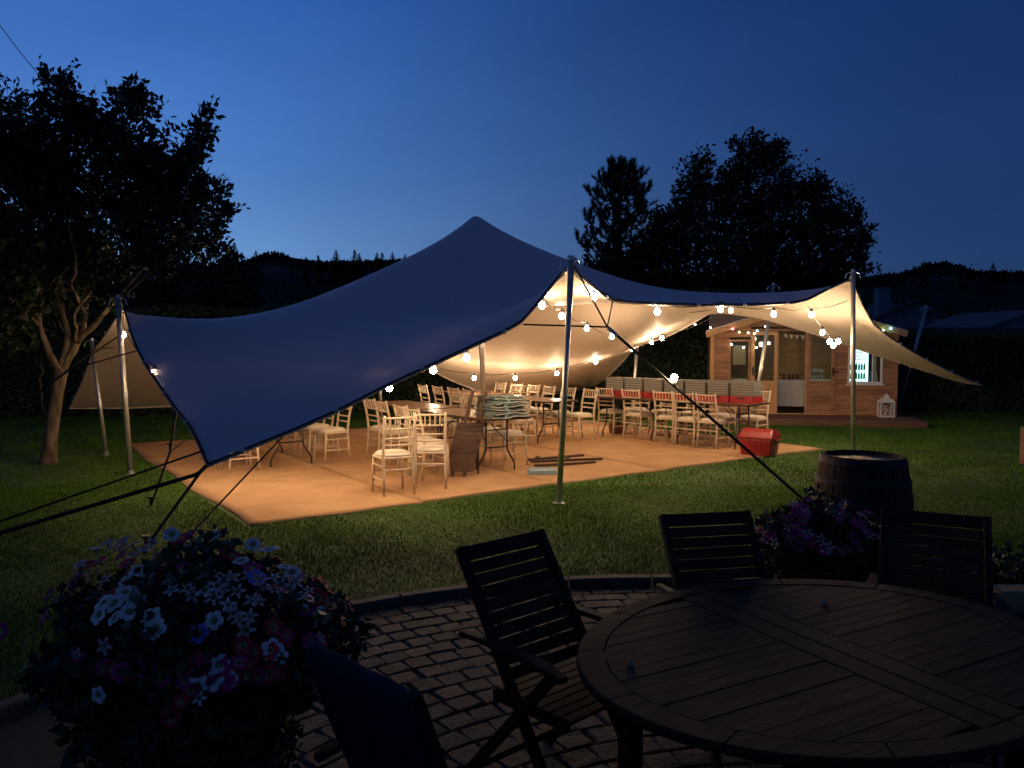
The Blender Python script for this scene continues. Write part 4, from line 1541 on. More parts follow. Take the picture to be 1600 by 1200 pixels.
# wooden sign easel
p0 = G(716, 747)
es = thing('sign_easel', 'dark wooden easel sign leaning by the cushion table', 'sign', (p0.x, p0.y + .02, .018), math.radians(-6))
topL, topR = (.14, .28, 1.17), (.30, .28, 1.17)
fL, fR = (-.09, 0, 0), (.075, 0, 0)
for a, c in ((fL, (.150, .33, 1.12)), (fR, (.33, .33, 1.10))):
    MB().bar(a, c, .045, .030, up=(0, 1, 0)).build('post', M['signwood'], es, bevel=.004)
MB().bar((.16, .60, 0), (.235, .33, 1.05), .04, .028, up=(0, 1, 0)).build('rear_leg', M['signwood'], es)
dirv = (Vector((.235, .33, 1.11)) - Vector((-.0075, 0, 0)))
for k in range(11):
    f = .085 + .052 * k
    c = Vector((-.0075, 0, 0)) + dirv * f + Vector((0, -.030, 0))
    hw = .190
    MB().bar(c - Vector((hw, 0, 0)), c + Vector((hw, 0, 0)), .018, .0575, up=dirv).build('plank', M['signwood'], es, bevel=.003)
for k, f in ((0, .50), (1, .44), (2, .36), (3, .29), (4, .24), (5, .17)):
    c = Vector((-.0075, 0, 0)) + dirv * f + Vector((0, -.042, 0))
    b = MB()
    x = -.06
    pts = []
    for q in range(9):
        pts.append(c + Vector((x, 0, .0)) + dirv.normalized() * (.012 * math.sin(q * 2.2 + k)) + Vector((0, -.0015, 0)))
        x += .014
    b.tube(pts, .0028, 4)
    b.build('faded_lettering', M['chalk'], es)

# folded easel and cloth on the matting
fp = G(880, 733)
fe = thing('folded_easel', 'folded dark wooden easel lying flat on the matting', 'easel', (fp.x, fp.y, .018))
MB().bar((-.50, .27, .075), (.37, .95, .045), .055, .035).build('beam', M['signwood'], fe, bevel=.004)
MB().bar((-.46, .12, .075), (.62, .60, .040), .055, .035).build('beam', M['signwood'], fe, bevel=.004)
MB().bar((-.40, .02, .030), (.50, .42, .020), .045, .030).build('beam', M['signwood'], fe, bevel=.004)
MB().bar((-.30, .18, .105), (-.36, .42, .105), .05, .018).build('crosspiece', M['signwood'], fe)
MB().bar((.10, .36, .085), (-.02, .66, .085), .04, .018).build('crosspiece', M['signwood'], fe)
fc = thing('folded_cloth', 'pale blue folded cloth under the end of the flat easel', 'cloth', (G(848, 742).x, G(848, 742).y, .018))
for k in range(3):
    b = MB()
    b.box((-.21 + .01 * k, -.12, .02 * k), (.20 - .01 * k, .16, .02 * k + .018))
    b.build('fold', M['bluefold'], fc, bevel=.006)

# ------------------------------------------------------------------ summerhouse
SR = -math.atan2(.208, .978)
S0 = Vector((4.77, 18.3, .15))
sh = thing('summerhouse', 'wooden summerhouse with open glazed doors strung with fairy lights', 'summerhouse', S0, SR)
SM = Matrix.Translation(S0) @ Matrix.Rotation(SR, 4, 'Z')
W_, DEP, EV, AP = 4.05, 2.5, 1.92, 2.56
holes = [(.40, .866, .72, 1.72), (.875, 2.745, -.01, 1.95), (3.03, 3.75, .74, 1.66)]
rowh = .120
proto_b = {}
z = 0.0
while z < AP - .02:
    z1 = min(z + rowh, AP)
    x0, x1 = 0.0, W_
    if z1 > EV:
        fr = (min(AP, (z + z1) / 2) - EV) / (AP - EV)
        if fr > 0:
            x0, x1 = W_ / 2 * fr, W_ - W_ / 2 * fr
    segs = [(x0, x1)]
    for (a, c, lo, hi) in holes:
        if z1 > lo + .04 and z < hi - .02:
            ns_ = []
            for s0, s1 in segs:
                if c <= s0 or a >= s1:
                    ns_.append((s0, s1))
                else:
                    if a > s0:
                        ns_.append((s0, a))
                    if c < s1:
                        ns_.append((c, s1))
            segs = ns_
    for s0, s1 in segs:
        if s1 - s0 < .03:
            continue
        b = MB()
        b.add([(s0, 0, z), (s1, 0, z), (s1, -.036, z + .004), (s0, -.036, z + .004), (s0, 0, z1), (s1, 0, z1), (s1, -.003, z1), (s0, -.003, z1)],
              [(3, 2, 1, 0), (4, 5, 6, 7), (2, 3, 7, 6), (1, 2, 6, 5), (3, 0, 4, 7), (0, 1, 5, 4)])
        b.build('cladding_board', M['cladding'], sh)
    z += rowh
# side, back, floor, inner back
z = 0
k = 0
while z < EV - .02:
    z1 = min(z + rowh, EV)
    for xs_ in (0, W_):
        sg = -1 if xs_ == 0 else 1
        MB().add([(xs_, 0, z), (xs_, DEP, z), (xs_ + sg * .02, DEP, z), (xs_ + sg * .02, 0, z), (xs_, 0, z1), (xs_, DEP, z1), (xs_ + sg * .006, DEP, z1), (xs_ + sg * .006, 0, z1)],
                 [(0, 1, 2, 3), (7, 6, 5, 4), (2, 3, 7, 6), (0, 4, 5, 1), (0, 3, 7, 4), (1, 5, 6, 2)]).build('cladding_board', M['cladding'], sh)
    z += rowh
MB().box((.01, DEP - .03, 0), (W_ - .01, DEP, AP)).build('rear_wall', M['inwood'], sh)
for k in range(20):
    MB().box((.02, DEP - .045, k * .1 + .003), (W_ - .02, DEP - .031, k * .1 + .097)).build('lining_board', M['inwood'], sh)
MB().box((0.0, 0, -.10), (W_, DEP, -.003)).build('floor', M['deck'], sh)
for s in (-1, 1):
    x0 = 0 if s < 0 else W_
    cx = W_ / 2
    e = .16
    sl = (AP - EV) / (W_ / 2)
    a = Vector((x0 + s * e, -.22, EV - e * sl + .03))
    c = Vector((cx, -.22, AP + .03))
    dy = Vector((0, DEP + .4, 0))
    up_ = Vector((0, 0, .04))
    q = [a, c, c + dy, a + dy]
    MB().add(q + [p + up_ for p in q], [(0, 1, 2, 3), (7, 6, 5, 4), (0, 4, 5, 1), (2, 6, 7, 3), (3, 7, 4, 0)]).build('roof', M['roofing'], sh)
    MB().bar(a + Vector((0, -.012, -.045)), c + Vector((0, -.012, -.045)), .020, .13, up=(0, 0, 1)).build('barge_board', M['doorwood'], sh)
    MB().bar(a + Vector((0, -.02, .035)), c + Vector((0, -.02, .035)), .03, .022, up=(0, 0, 1)).build('roof_trim', M['alu'], sh)
for x in (-.03, W_ - .04):
    MB().box((x, -.045, 0), (x + .07, -.023, EV - .06)).build('corner_post', M['doorwood'] if x < 1 else M['cladding'], sh)
MB().box((-.045, .15, 0), (-.022, .24, EV - .1)).build('corner_post', M['doorwood'], sh)


def sash(x0, x1, z0, z1, fm, fw=.045, y=-.035, d=.03, bars=(), parent=sh, pane=True, name='window'):
    fr = MB()
    fr.box((x0, y, z0), (x0 + fw, y + d, z1)).box((x1 - fw, y, z0), (x1, y + d, z1))
    fr.box((x0 + fw, y + .001, z0), (x1 - fw, y + d - .001, z0 + fw)).box((x0 + fw, y + .001, z1 - fw), (x1 - fw, y + d - .001, z1))
    f = fr.build(name, fm, parent)
    if pane:
        MB().box((x0 + fw, y + d * .45, z0 + fw), (x1 - fw, y + d * .55, z1 - fw)).build('pane', M['glass'], f)
    for bx in bars:
        MB().box((bx - .012, y + .002, z0 + fw), (bx + .012, y + d - .002, z1 - fw)).build('glazing_bar', fm, f)
    return f


sash(.38, .866, .70, 1.74, M['cladding'], .045)
MB().box((.37, -.07, .66), (.87, -.024, .698)).build('sill', M['cladding'], sh)
sash(3.02, 3.76, .73, 1.67, M['white'], .045, y=-.04, bars=(3.55,))
MB().box((2.99, -.075, .69), (3.79, -.024, .728)).build('sill', M['white'], sh)
# casement leaf of the right window stood open inwards
MB().box((3.60, .02, .80), (3.635, .05, 1.55)).box((3.60, .02, 1.551), (3.72, .05, 1.585)).build('casement_leaf', M['cream'], sh)


def door(x0, x1, m, lower, handle_x, label=None):
    y, d = -.045, .04
    b = MB()
    z0, z1, gz0, gz1, fw = .02, 1.93, .78, 1.84, .085
    b.box((x0, y, z0), (x0 + fw, y + d, z1)).box((x1 - fw, y, z0), (x1, y + d, z1))
    b.box((x0 + fw, y + .002, z1 - fw), (x1 - fw, y + d - .002, z1)).box((x0 + fw, y + .002, gz0 - fw), (x1 - fw, y + d - .002, gz0)).box((x0 + fw, y + .002, z0), (x1 - fw, y + d - .002, z0 + fw))
    f = b.build('door', m, sh)
    MB().box((x0 + fw, y + .015, gz0), (x1 - fw, y + .02, z1 - fw)).build('pane', M['glass'], f)
    n = 5
    wdt = (x1 - x0 - 2 * fw) / n
    if lower == 'v':
        for k in range(n):
            MB().box((x0 + fw + k * wdt + .002, y + .012, z0 + fw), (x0 + fw + (k + 1) * wdt - .002, y + .026, gz0 - fw)).build('panel_board', m, f)
    else:
        for k in range(5):
            hh = (gz0 - fw - z0 - fw) / 5
            MB().box((x0 + fw, y + .012, z0 + fw + k * hh + .002), (x1 - fw, y + .026, z0 + fw + (k + 1) * hh - .002)).build('panel_board', m, f)
    MB().box((handle_x - .02, y - .012, .90), (handle_x + .02, y - .001, 1.10)).tube([(handle_x, y - .012, 1.0), (handle_x, y - .045, 1.0), (handle_x + .10, y - .045, 1.0)], .010, 6).build('handle', M['blackmetal'], f)
    if label:
        f['label'] = label
    return f


door(.88, 1.485, M['doorwood'], 'v', .925, 'golden pine glazed door')
door(2.125, 2.74, M['cladding'], 'h', 2.70, 'brown stained glazed door')
MB().box((2.095, -.05, 0), (2.124, -.002, 1.94)).build('door_post', M['doorwood'], sh)
MB().box((.875, -.05, 1.941), (2.745, -.002, 1.99)).build('door_head', M['cladding'], sh)
MB().box((.875, -.06, -.002), (2.745, .02, .018)).build('threshold', M['doorwood'], sh)


def SH(x, y, z):
    return SM @ Vector((x, y, z))


# contents
ct = thing('cloth_table', 'table under a white cloth inside the summerhouse doorway', 'table', SH(1.45, .55, 0), SR)
b = MB()
n = 40
vs, fs = [], []
for lv, zz in enumerate((.78, .775, .5, .14)):
    for k in range(n):
        a = k / n * 4
        side = int(a)
        f = a - side
        cs_ = [(0, 0), (.95, 0), (.95, .6), (0, .6), (0, 0)]
        x = cs_[side][0] + (cs_[side + 1][0] - cs_[side][0]) * f
        y = cs_[side][1] + (cs_[side + 1][1] - cs_[side][1]) * f
        wv = .012 * math.sin(k * 2.1) * (0, 0, .6, 1.2)[lv]
        vs.append((x + (x - .475) * (.02 if lv else 0) + wv, y + (y - .3) * (.02 if lv else 0) + wv, zz))
for lv in range(3):
    for k in range(n):
        fs.append((lv * n + k, (lv + 1) * n + k, (lv + 1) * n + (k + 1) % n, lv * n + (k + 1) % n))
fs.append(tuple(range(n)))
b.add(vs, fs)
b.build('tablecloth', M['whitecloth'], ct)
for x in (.08, .87):
    for y in (.08, .52):
        MB().box((x - .02, y - .02, 0), (x + .02, y + .02, .77)).build('leg', M['blackmetal'], ct)
for k, x in enumerate((1.72, 1.84, 1.93, 2.03)):
    j = thing('jar', 'brown glass jar on the white cloth table, %s' % ('leftmost', 'second from left', 'third from left', 'rightmost')[k], 'jar', SH(x, .7, .782), SR, 'jars on the cloth table')
    MB().lathe([(.001, 0), (.035, 0), (.036, .10), (.025, .125), (.025, .14), (.001, .14)], 10).build('body', M['wicker'], j, smooth=True)
    MB().lathe([(.001, .14), (.029, .141), (.029, .16), (.001, .161)], 10).build('lid', M['wire'], j)
cn = thing('counter', 'pale counter behind the right glazed door of the summerhouse', 'counter', SH(2.2, .5, 0), SR)
MB().box((0, 0, .74), (.75, .5, .80)).build('worktop', M['white'], cn)
MB().box((.03, .03, 0), (.72, .47, .738)).build('cupboard', M['inwood'], cn)
gc = thing('glass_rack', 'rack of drinking glasses on the counter inside the summerhouse', 'rack', SH(2.24, .55, .802), SR)
MB().box((0, 0, .14), (.38, .30, .155)).box((0, 0, 0), (.02, .3, .139)).box((.36, 0, 0), (.38, .3, .139)).build('shelf', M['wire'], gc)
for r_ in range(2):
    for k in range(6):
        MB().lathe([(.001, 0), (.022, 0), (.026, .09), (.022, .09), (.019, .01), (.001, .01)], 8, (.05 + k * .056, .06, .001 + r_ * .156)).build('drinking_glass', M['clearglass'], gc, smooth=True)
# lit fridge
fg = thing('drinks_fridge', 'brightly lit drinks fridge full of bottles seen through the right window', 'fridge', SH(3.12, .45, .55), SR)
MB().box((0, .02, .0), (.42, .40, 1.08)).build('cabinet', M['white'], fg)
lp = MB().box((.02, .0, .05), (.40, .018, .70)).build('light_panel', M['fridge'], fg)
MB().box((.0, -.02, .74), (.42, .018, 1.07)).build('lit_header', emis('fridge_header_glow', (.85, .96, 1.0), 1.3), fg)
for k in range(3):
    b = MB()
    pts = [Vector((.06 + q * .035, -.024, .97 - k * .085 + .014 * math.sin(q * 2.3 + k))) for q in range(9 - k)]
    b.tube(pts, .006, 4)
    b.build('header_lettering', M['strap'], fg)
for r_ in range(3):
    zz = .07 + r_ * .21
    MB().box((.02, -.09, zz - .012), (.40, -.001, zz - .002)).build('shelf', M['wire'], fg)
    for k in range(6):
        MB().lathe([(.001, 0), (.024, 0), (.024, .10), (.010, .13), (.010, .165), (.001, .165)], 8, (.06 + k * .058, -.045, zz)).build('bottle', M['bottlegreen'] if r_ else M['bottleblue'], fg, smooth=True)
MB().box((-.018, -.02, 0), (-.001, .02, 1.07)).box((.421, -.02, 0), (.438, .02, 1.07)).build('door_edge', M['fridge'], fg)
for k, (x, c) in enumerate(((3.60, 'bottleblue'), (3.67, 'clearglass'), (3.56, 'bottleblue'))):
    j = MB().lathe([(.001, 0), (.032, 0), (.032, .16), (.012, .22), (.012, .28), (.001, .28)], 10).build('bottle', M[c], smooth=True)
    j.location = SH(x, .13 + .06 * (k == 2), .735)
    j.rotation_euler = (0, 0, SR)
    tag(j, ('dark blue bottle on the sill ledge right of the fridge', 'clear bottle at the right of the sill ledge', 'blue bottle behind the others close to the fridge')[k], 'bottle')
ld = thing('inner_ledge', 'narrow inner ledge under the right summerhouse window', 'ledge', SH(3.0, .02, .70), SR)
MB().box((0, 0, 0), (.8, .28, .03)).build('board', M['white'], ld)
# blind and tray in left window
bl = thing('roller_blind', 'cream roller blind half drawn inside the left window', 'blind', SH(.47, .10, 1.15), SR)
MB().box((0, 0, 0), (.30, .006, .42)).build('cloth', M['cream'], bl)
MB().tube([(-.02, .003, .44), (.32, .003, .44)], .018, 8).build('roller', M['white'], bl)
MB().tube([(-.04, .0, -.42), (-.04, .0, .46)], .006, 5).build('cord', M['white'], bl)
tr_ = thing('white_tray', 'small white tray on the ledge inside the left window', 'tray', SH(.42, .06, .76), SR)
MB().box((0, 0, 0), (.42, .16, .012)).box((0, 0, .012), (.42, .01, .05)).box((0, .15, .012), (.42, .16, .05)).box((0, .01, .012), (.01, .15, .05)).box((.41, .01, .012), (.42, .15, .05)).build('body', M['white'], tr_)
lg2 = thing('inner_ledge', 'inner ledge under the left summerhouse window', 'ledge', SH(.3, .02, .72), SR)
MB().box((0, 0, 0), (.6, .24, .03)).build('board', M['inwood'], lg2)
# bunting inside the doorway
bu = thing('bunting', 'pale bunting hung inside the summerhouse doorway', 'bunting', SH(1.6, .12, 1.86), SR)
MB().tube([(0, 0, .03), (.14, 0, -.01), (.3, 0, -.03), (.5, 0, -.02)], .005, 4).build('cord', M['white'], bu)
for k in range(4):
    x = .03 + k * .125
    MB().add([(x, 0, .01 - .012 * k), (x + .09, 0, -.003 - .010 * k), (x + .045, .0, -.10 - .01 * k), (x, .004, .01 - .012 * k), (x + .09, .004, -.003 - .010 * k), (x + .045, .004, -.10 - .01 * k)], [(0, 2, 1), (3, 4, 5), (0, 1, 4, 3), (1, 2, 5, 4), (2, 0, 3, 5)]).build('pennant', M['whitecloth'], bu)
# fairy lights
fl = thing('fairy_lights', 'multicoloured fairy light globes strung under the summerhouse gable', 'string lights', SH(0, -.26, 1.9), SR)
inv = (Matrix.Translation(SH(0, -.26, 1.9)) @ Matrix.Rotation(SR, 4, 'Z')).inverted()
dots = [(1086, 507, 'white'), (1110, 512, 'amber'), (1145, 514, 'pink'), (1155, 519, 'amber'), (1169, 520, 'white'), (1179, 521, 'amber'), (1183, 517, 'blue'), (1196, 510, 'white'), (1207, 501, 'amber'), (1232, 500, 'white'), (1260, 502, 'pink'), (1290, 505, 'amber'), (1330, 509, 'white'), (1360, 513, 'pink'), (1380, 516, 'green'), (1392, 513, 'blue')]
pth = []
for px, py, c in dots:
    # facade plane depth for this column
    rr = (px - 800) / F
    sx = (rr * 18.3 - 4.77) / (.978 + rr * .208)
    Yd = 18.3 - .208 * sx - .28
    q = inv @ P(px, py, Yd)
    pth.append(q + Vector((0, 0, .03)))
    b = MB().lathe([(.001, -.022), (.016, -.016), (.022, 0), (.016, .016), (.001, .022)], 8, tuple(q))
    b.build('globe', M['fairy_' + c], fl, smooth=True)
MB().tube(pth, .004, 4).build('cable', M['cable'], fl)
for px, py, c in ((1143, 538, 'white'), (1162, 543, 'white'), (1182, 543, 'white')):
    rr = (px - 800) / F
    sx = (rr * 18.3 - 4.77) / (.978 + rr * .208)
    q = inv @ P(px, py, 18.3 - .208 * sx - .10)
    MB().lathe([(.001, -.022), (.016, -.016), (.022, 0), (.016, .016), (.001, .022)], 8, tuple(q)).build('globe', M['fairy_' + c], fl, smooth=True)

# deck
dk = thing('wooden_deck', 'low brown timber deck in front of the summerhouse', 'deck', SM @ Vector((0, 0, -.15)), SR)
for k in range(9):
    y0 = -.10 - .125 * (k + 1)
    MB().box((-.05, y0, .115), (4.35, y0 + .119, .143)).build('deck_board', M['deck'], dk)
MB().box((-.05, -1.26, 0), (4.35, -1.232, .143)).build('fascia_board', M['deck'], dk)
MB().box((4.352, -1.26, 0), (4.38, -.10, .143)).build('fascia_board', M['deck'], dk)
MB().box((-.03, -1.22, .0), (4.33, -.12, .10)).build('joists', M['darkwood'], dk)

# lantern on the deck
lp_ = P(1384, 650, 17.25)
ln = thing('garden_lantern', 'white lantern with crossed fretwork standing on the deck', 'lantern', (lp_.x, 17.25, .144), SR)
ln.scale = (.9, .9, .9)
hw, hh = .155, .36
b = MB()
for sx in (-1, 1):
    for sy in (-1, 1):
        b.box((sx * hw - .014, sy * hw - .014, .03), (sx * hw + .014, sy * hw + .014, hh))
b.box((-hw - .02, -hw - .02, .0), (hw + .02, hw + .02, .029)).box((-hw - .02, -hw - .02, hh + .001), (hw + .02, hw + .02, hh + .025))
b.build('frame', M['white'], ln, bevel=.004)
b = MB()
b.lathe([(.24, hh + .026), (.17, hh + .085), (.10, hh + .115), (.075, hh + .12), (.075, hh + .165), (.09, hh + .17), (.03, hh + .20), (.022, hh + .23), (.001, hh + .24)], 4, a0=math.pi / 4, a1=math.pi / 4 + 2 * math.pi)
b.build('roof', M['white'], ln)
for side in range(4):
    R = Matrix.Rotation(side * math.pi / 2, 4, 'Z')
    f = MB()
    for p_, q_ in (((-hw + .012, .03), (hw - .012, hh)), ((-hw + .012, hh), (hw - .012, .03))):
        f.bar(R @ Vector((p_[0], -hw, p_[1])), R @ Vector((q_[0], -hw, q_[1])), .008, .014)
    f.build('fretwork', M['white'], ln)
MB().lathe([(.001, .03), (.035, .03), (.035, .15), (.001, .151)], 14).build('candle', M['cream'], ln)

# ------------------------------------------------------------------ barrel
bx = (1351 - 800) / F * 5.75
br = thing('wooden_barrel', 'old oak whisky barrel standing on the lawn'.replace('whisky ', ''), 'barrel', (bx, 5.75, .0))
HB = .93


def brad(z):
    t_ = (z - HB / 2) / (HB / 2)
    return .352 - .060 * t_ * t_


ns_ = 24
for k in range(ns_):
    a0 = 2 * math.pi * k / ns_ + .008
    a1 = 2 * math.pi * (k + 1) / ns_ - .008
    zs = [HB * i / 10 for i in range(11)]
    jr = rnd.uniform(-.0015, .0015)
    prof = [(brad(zz) + jr, zz) for zz in zs] + [(brad(HB) - .03, HB), (brad(HB) - .03, HB - .05)]
    MB().lathe(prof, 3, (0, 0, 0), a0, a1).build('stave', M['barrelwood'], br)
MB().lathe([(brad(HB / 2) - .012 - .055 * (((zz - .465) / .465) ** 2), zz) for zz in np.linspace(.01, HB - .05, 9)], 32).build('inner_shell', M['strap'], br)
for z0, z1 in ((.02, .06), (.16, .20), (.30, .335), (.595, .63), (.73, .77), (HB - .055, HB - .008)):
    MB().lathe([(brad(z0) + .001, z0), (brad(z0) + .006, z0 + .001), (brad(z1) + .006, z1 - .001), (brad(z1) + .001, z1)], 40).build('hoop', M['hoop'], br, smooth=False)
MB().lathe([(.001, HB - .028), (.14, HB - .026), (brad(HB) - .032, HB - .022)], 32).build('lid', M['barreltop'], br, smooth=True)

# ------------------------------------------------------------------ garden furniture
TC = Vector((1.05, 2.56, 0))
A_ = Vector((.88, .47, 0)).normalized()
gt = thing('garden_table', 'oval slatted hardwood garden table in the foreground', 'table', TC, math.atan2(A_.y, A_.x))
SA_, SB_ = .88, .68
TZ = .74
nr = 12
for k in range(nr):
    a0, a1 = 2 * math.pi * k / nr + .004, 2 * math.pi * (k + 1) / nr - .004
    vs, fs = [], []
    m_ = 7
    for i in range(m_):
        a = a0 + (a1 - a0) * i / (m_ - 1)
        c_, s_ = math.cos(a), math.sin(a)
        for rr_, zz in ((1, -.028), (1.004, -.014), (1, -.002), (.994, 0), (.895, 0), (.895, -.028)):
            vs.append((SA_ * rr_ * c_, SB_ * rr_ * s_, TZ + zz))
    for i in range(m_ - 1):
        for j in range(6):
            fs.append((i * 6 + j, i * 6 + (j + 1) % 6, (i + 1) * 6 + (j + 1) % 6, (i + 1) * 6 + j))
    fs += [tuple(range(5, -1, -1)), tuple((m_ - 1) * 6 + j for j in range(6))]
    MB().add(vs, [tuple(reversed(f)) for f in fs]).build('rim_segment', M['darkslat'], gt)
ia, ib = SA_ * .892, SB_ * .892
# two boards across the middle joint
for s_ in (-1, 1):
    x0, x1 = s_ * .004, s_ * .098
    yl = ib * math.sqrt(1 - (x1 / ia) ** 2)
    MB().box((min(x0, x1), -yl, TZ - .024), (max(x0, x1), yl, TZ - .001)).build('centre_board', M['darkslat'], gt, bevel=.002)
sw = .060
y = -ib + .03
while y < ib - .02:
    yc = y + sw / 2
    q = 1 - (max(abs(y), abs(y + sw - .006)) / ib) ** 2
    if q > .01:
        xe = ia * math.sqrt(q)
        xa = ia * math.sqrt(max(0, 1 - (y / ib) ** 2)) - .003
        xb = ia * math.sqrt(max(0, 1 - ((y + sw - .0014) / ib) ** 2)) - .003
        for s_ in (-1, 1):
            x0, x1 = (.104, xe) if s_ > 0 else (-xe, -.104)
            if x1 - x0 > .03:
                zt = TZ - .002 + rnd.uniform(-.001, .001)
                ya, yb = y, y + sw - .0014
                q4 = [(s_ * .104, ya), (s_ * xa, ya), (s_ * xb, yb), (s_ * .104, yb)]
                if s_ < 0:
                    q4 = q4[::-1]
                MB().add([(a, c, TZ - .024) for a, c in q4] + [(a, c, zt) for a, c in q4], [(3, 2, 1, 0), (4, 5, 6, 7), (0, 1, 5, 4), (1, 2, 6, 5), (2, 3, 7, 6), (3, 0, 4, 7)]).build('slat', M['darkslat'], gt, bevel=.0015)
    y += sw
for sx in (-1, 1):
    for sy in (-1, 1):
        MB().box((sx * .52 - .033, sy * .37 - .033, 0), (sx * .52 + .033, sy * .37 + .033, TZ - .03)).build('leg', M['darkwood'], gt, bevel=.006)
for sy in (-1, 1):
    MB().bar((-.487, sy * .37, TZ - .07), (.487, sy * .37, TZ - .07), .025, .07).build('apron', M['darkwood'], gt)
for sx in (-1, 1):
    MB().bar((sx * .52, -.337, TZ - .07), (sx * .52, .337, TZ - .07), .025, .07).build('apron', M['darkwood'], gt)
for sgn in (-1, 1):
    MB().bar((sgn * .15, -.62, TZ - .05), (sgn * .15, .62, TZ - .05), .05, .03).build('batten', M['darkwood'], gt)
for (px, py), lb, mm in (((985, 1040), 'small pale petal-like scrap near the left rim of the garden table', M['sleeper']), ((1287, 944), 'small pinkish scrap near the far side of the garden table', M['sleeper'])):
    q = G(px, py, TZ)
    o = MB().lathe([(.012, 0), (.014, .004), (.009, .013), (.003, .020), (.001, .020)], 9).build('petal', mm, smooth=True)
    o.location = q + Vector((0, 0, .0005))
    tag(o, lb, 'petal')


def garden_chair(label, top_mid, face, sy=1.0):
    """folding armchair; local +y faces the table, origin on the paving under the seat"""
    fx, fy = face
    t = thing('garden_chair', label, 'chair', (0, 0, 0), math.atan2(-fx, fy), 'folding hardwood garden chairs round the table')
    m = M['darkwood']
    hw_ = .225
    top = Vector((0, -.36, .985))
    low = Vector((0, -.06, .36))
    foot = Vector((0, .20, .0))
    for s_ in (-1, 1):
        X = s_ * hw_
        MB().bar((X, top.y, top.z), (X, .30, .0), .030, .045, up=(0, 1, 0)).build('back_post', m, t, bevel=.004)       # long post: top back to front foot
        MB().bar((s_ * (hw_ + .034), .24, .655), (s_ * (hw_ + .034), -.34, .0), .030, .042, up=(0, 1, 0)).build('rear_leg', m, t, bevel=.004)
        b = MB()
        pts = [(-.30, .655), (-.15, .668), (.05, .672), (.20, .665), (.29, .650)]
        wd = [.030, .045, .060, .062, .040]
        vs, fs = [], []
        for (yy, zz), w2_ in zip(pts, wd):
            xc = s_ * (hw_ + .040)
            for dx, dz in ((-1, -.012), (1, -.012), (1, .010), (-1, .010)):
                vs.append((xc + dx * w2_ / 2, yy, zz + dz))
        for i in range(4):
            for j in range(4):
                fs.append((i * 4 + j, i * 4 + (j + 1) % 4, (i + 1) * 4 + (j + 1) % 4, (i + 1) * 4 + j))
        fs += [(3, 2, 1, 0), (16, 17, 18, 19)]
        b.add(vs, fs).build('armrest', m, t, bevel=.005)
        MB().bar((s_ * (hw_ - .033), -.17, .425), (s_ * (hw_ - .033), .24, .445), .025, .045, up=(0, 0, 1)).build('seat_rail', m, t)
    dv = (Vector((0, .30, 0)) - top)
    dvn = dv.normalized()
    # top rail, lower rail, slats between
    wv_ = Vector((hw_ - .017, 0, 0))
    c = top + dvn * .030
    MB().bar(c - wv_, c + wv_, .024, .060, up=dvn).build('top_rail', m, t, bevel=.004)
    for k in range(8):
        c = top + dvn * (.094 + k * .0545)
        MB().bar(c - wv_, c + wv_, .014, .0475, up=dvn).build('back_slat', M['darkslat'], t, bevel=.002)
    c = top + dvn * .535
    MB().bar(c - wv_, c + wv_, .024, .045, up=dvn).build('lower_rail', m, t)
    for k in range(8):
        yy = -.155 + k * .053
        MB().box((-hw_ + .02, yy, .448 + .05 * (yy + .155) * .4), (hw_ - .02, yy + .044, .463 + .05 * (yy + .155) * .4)).build('seat_slat', M['darkslat'], t, bevel=.002)
    MB().bar((-hw_ - .02, -.24, .115), (hw_ + .02, -.24, .115), .03, .03).build('stretcher', m, t)
    MB().bar((-hw_ + .016, .215, .15), (hw_ - .016, .215, .15), .03, .03).build('stretcher', m, t)
    # put it so that the middle of the back's top edge is where it is seen
    f = Vector((fx, fy, 0)).normalized()
    t.location = Vector((top_mid[0], top_mid[1], .036)) + f * .36 * .94 * sy
    t.scale = (.94, .94 * sy, .94)
    return t


garden_chair('folding slatted garden armchair left of the table, tilted back towards the lawn', (-.045, 3.10), (.66, -.75))
garden_chair('folding slatted garden chair at the far side of the table, second from the left', (.905, 3.58), (.20, -.98))
garden_chair('folding slatted garden chair at the far right in front of the barrel', (1.99, 3.58), (-.46, -.89))
ch4 = garden_chair('garden chair nearest the camera with blue cloth over its back', (-.365, 1.80), (.70, .72), sy=.55)
# blue cloth draped over the near chair
cl_ = thing('chair_cover', 'blue canvas cloth draped over the nearest chair back', 'cloth', ch4.location, ch4.rotation_euler.z)
cl_.scale = ch4.scale
b = MB()
hwc = .236
top = Vector((0, -.36, .985))
dvn = (Vector((0, .30, 0)) - top).normalized()
nrm = Vector((0, dvn.z, -dvn.y))      # outwards behind the back
if nrm.y > 0:
    nrm = -nrm
path = []
for q in np.linspace(.62, .0, 10):
    path.append(top + dvn * q + nrm * (.030 + .004 * math.sin(q * 9)))
path += [top + nrm * .02 - dvn * .022, top - dvn * .028, top - nrm * .02 - dvn * .022]
for q in np.linspace(.0, .40, 6):
    path.append(top + dvn * q - nrm * (.034))
nx = 14
vs, fs = [], []
for j, p in enumerate(path):
    for i in range(nx + 1):
        x = -hwc + 2 * hwc * i / nx
        vs.append(p + Vector((x, 0, 0)) + nrm * .002 * math.sin(i * 1.3 + j * .3))
for j in range(len(path) - 1):
    for i in range(nx):
        a = j * (nx + 1) + i
        fs.append((a, a + 1, a + nx + 2, a + nx + 1))
b.add(vs, fs)
o = b.build('canvas', M['bluecloth'], cl_, smooth=True)
sd = o.modifiers.new('thickness', 'SOLIDIFY')
sd.thickness = .006

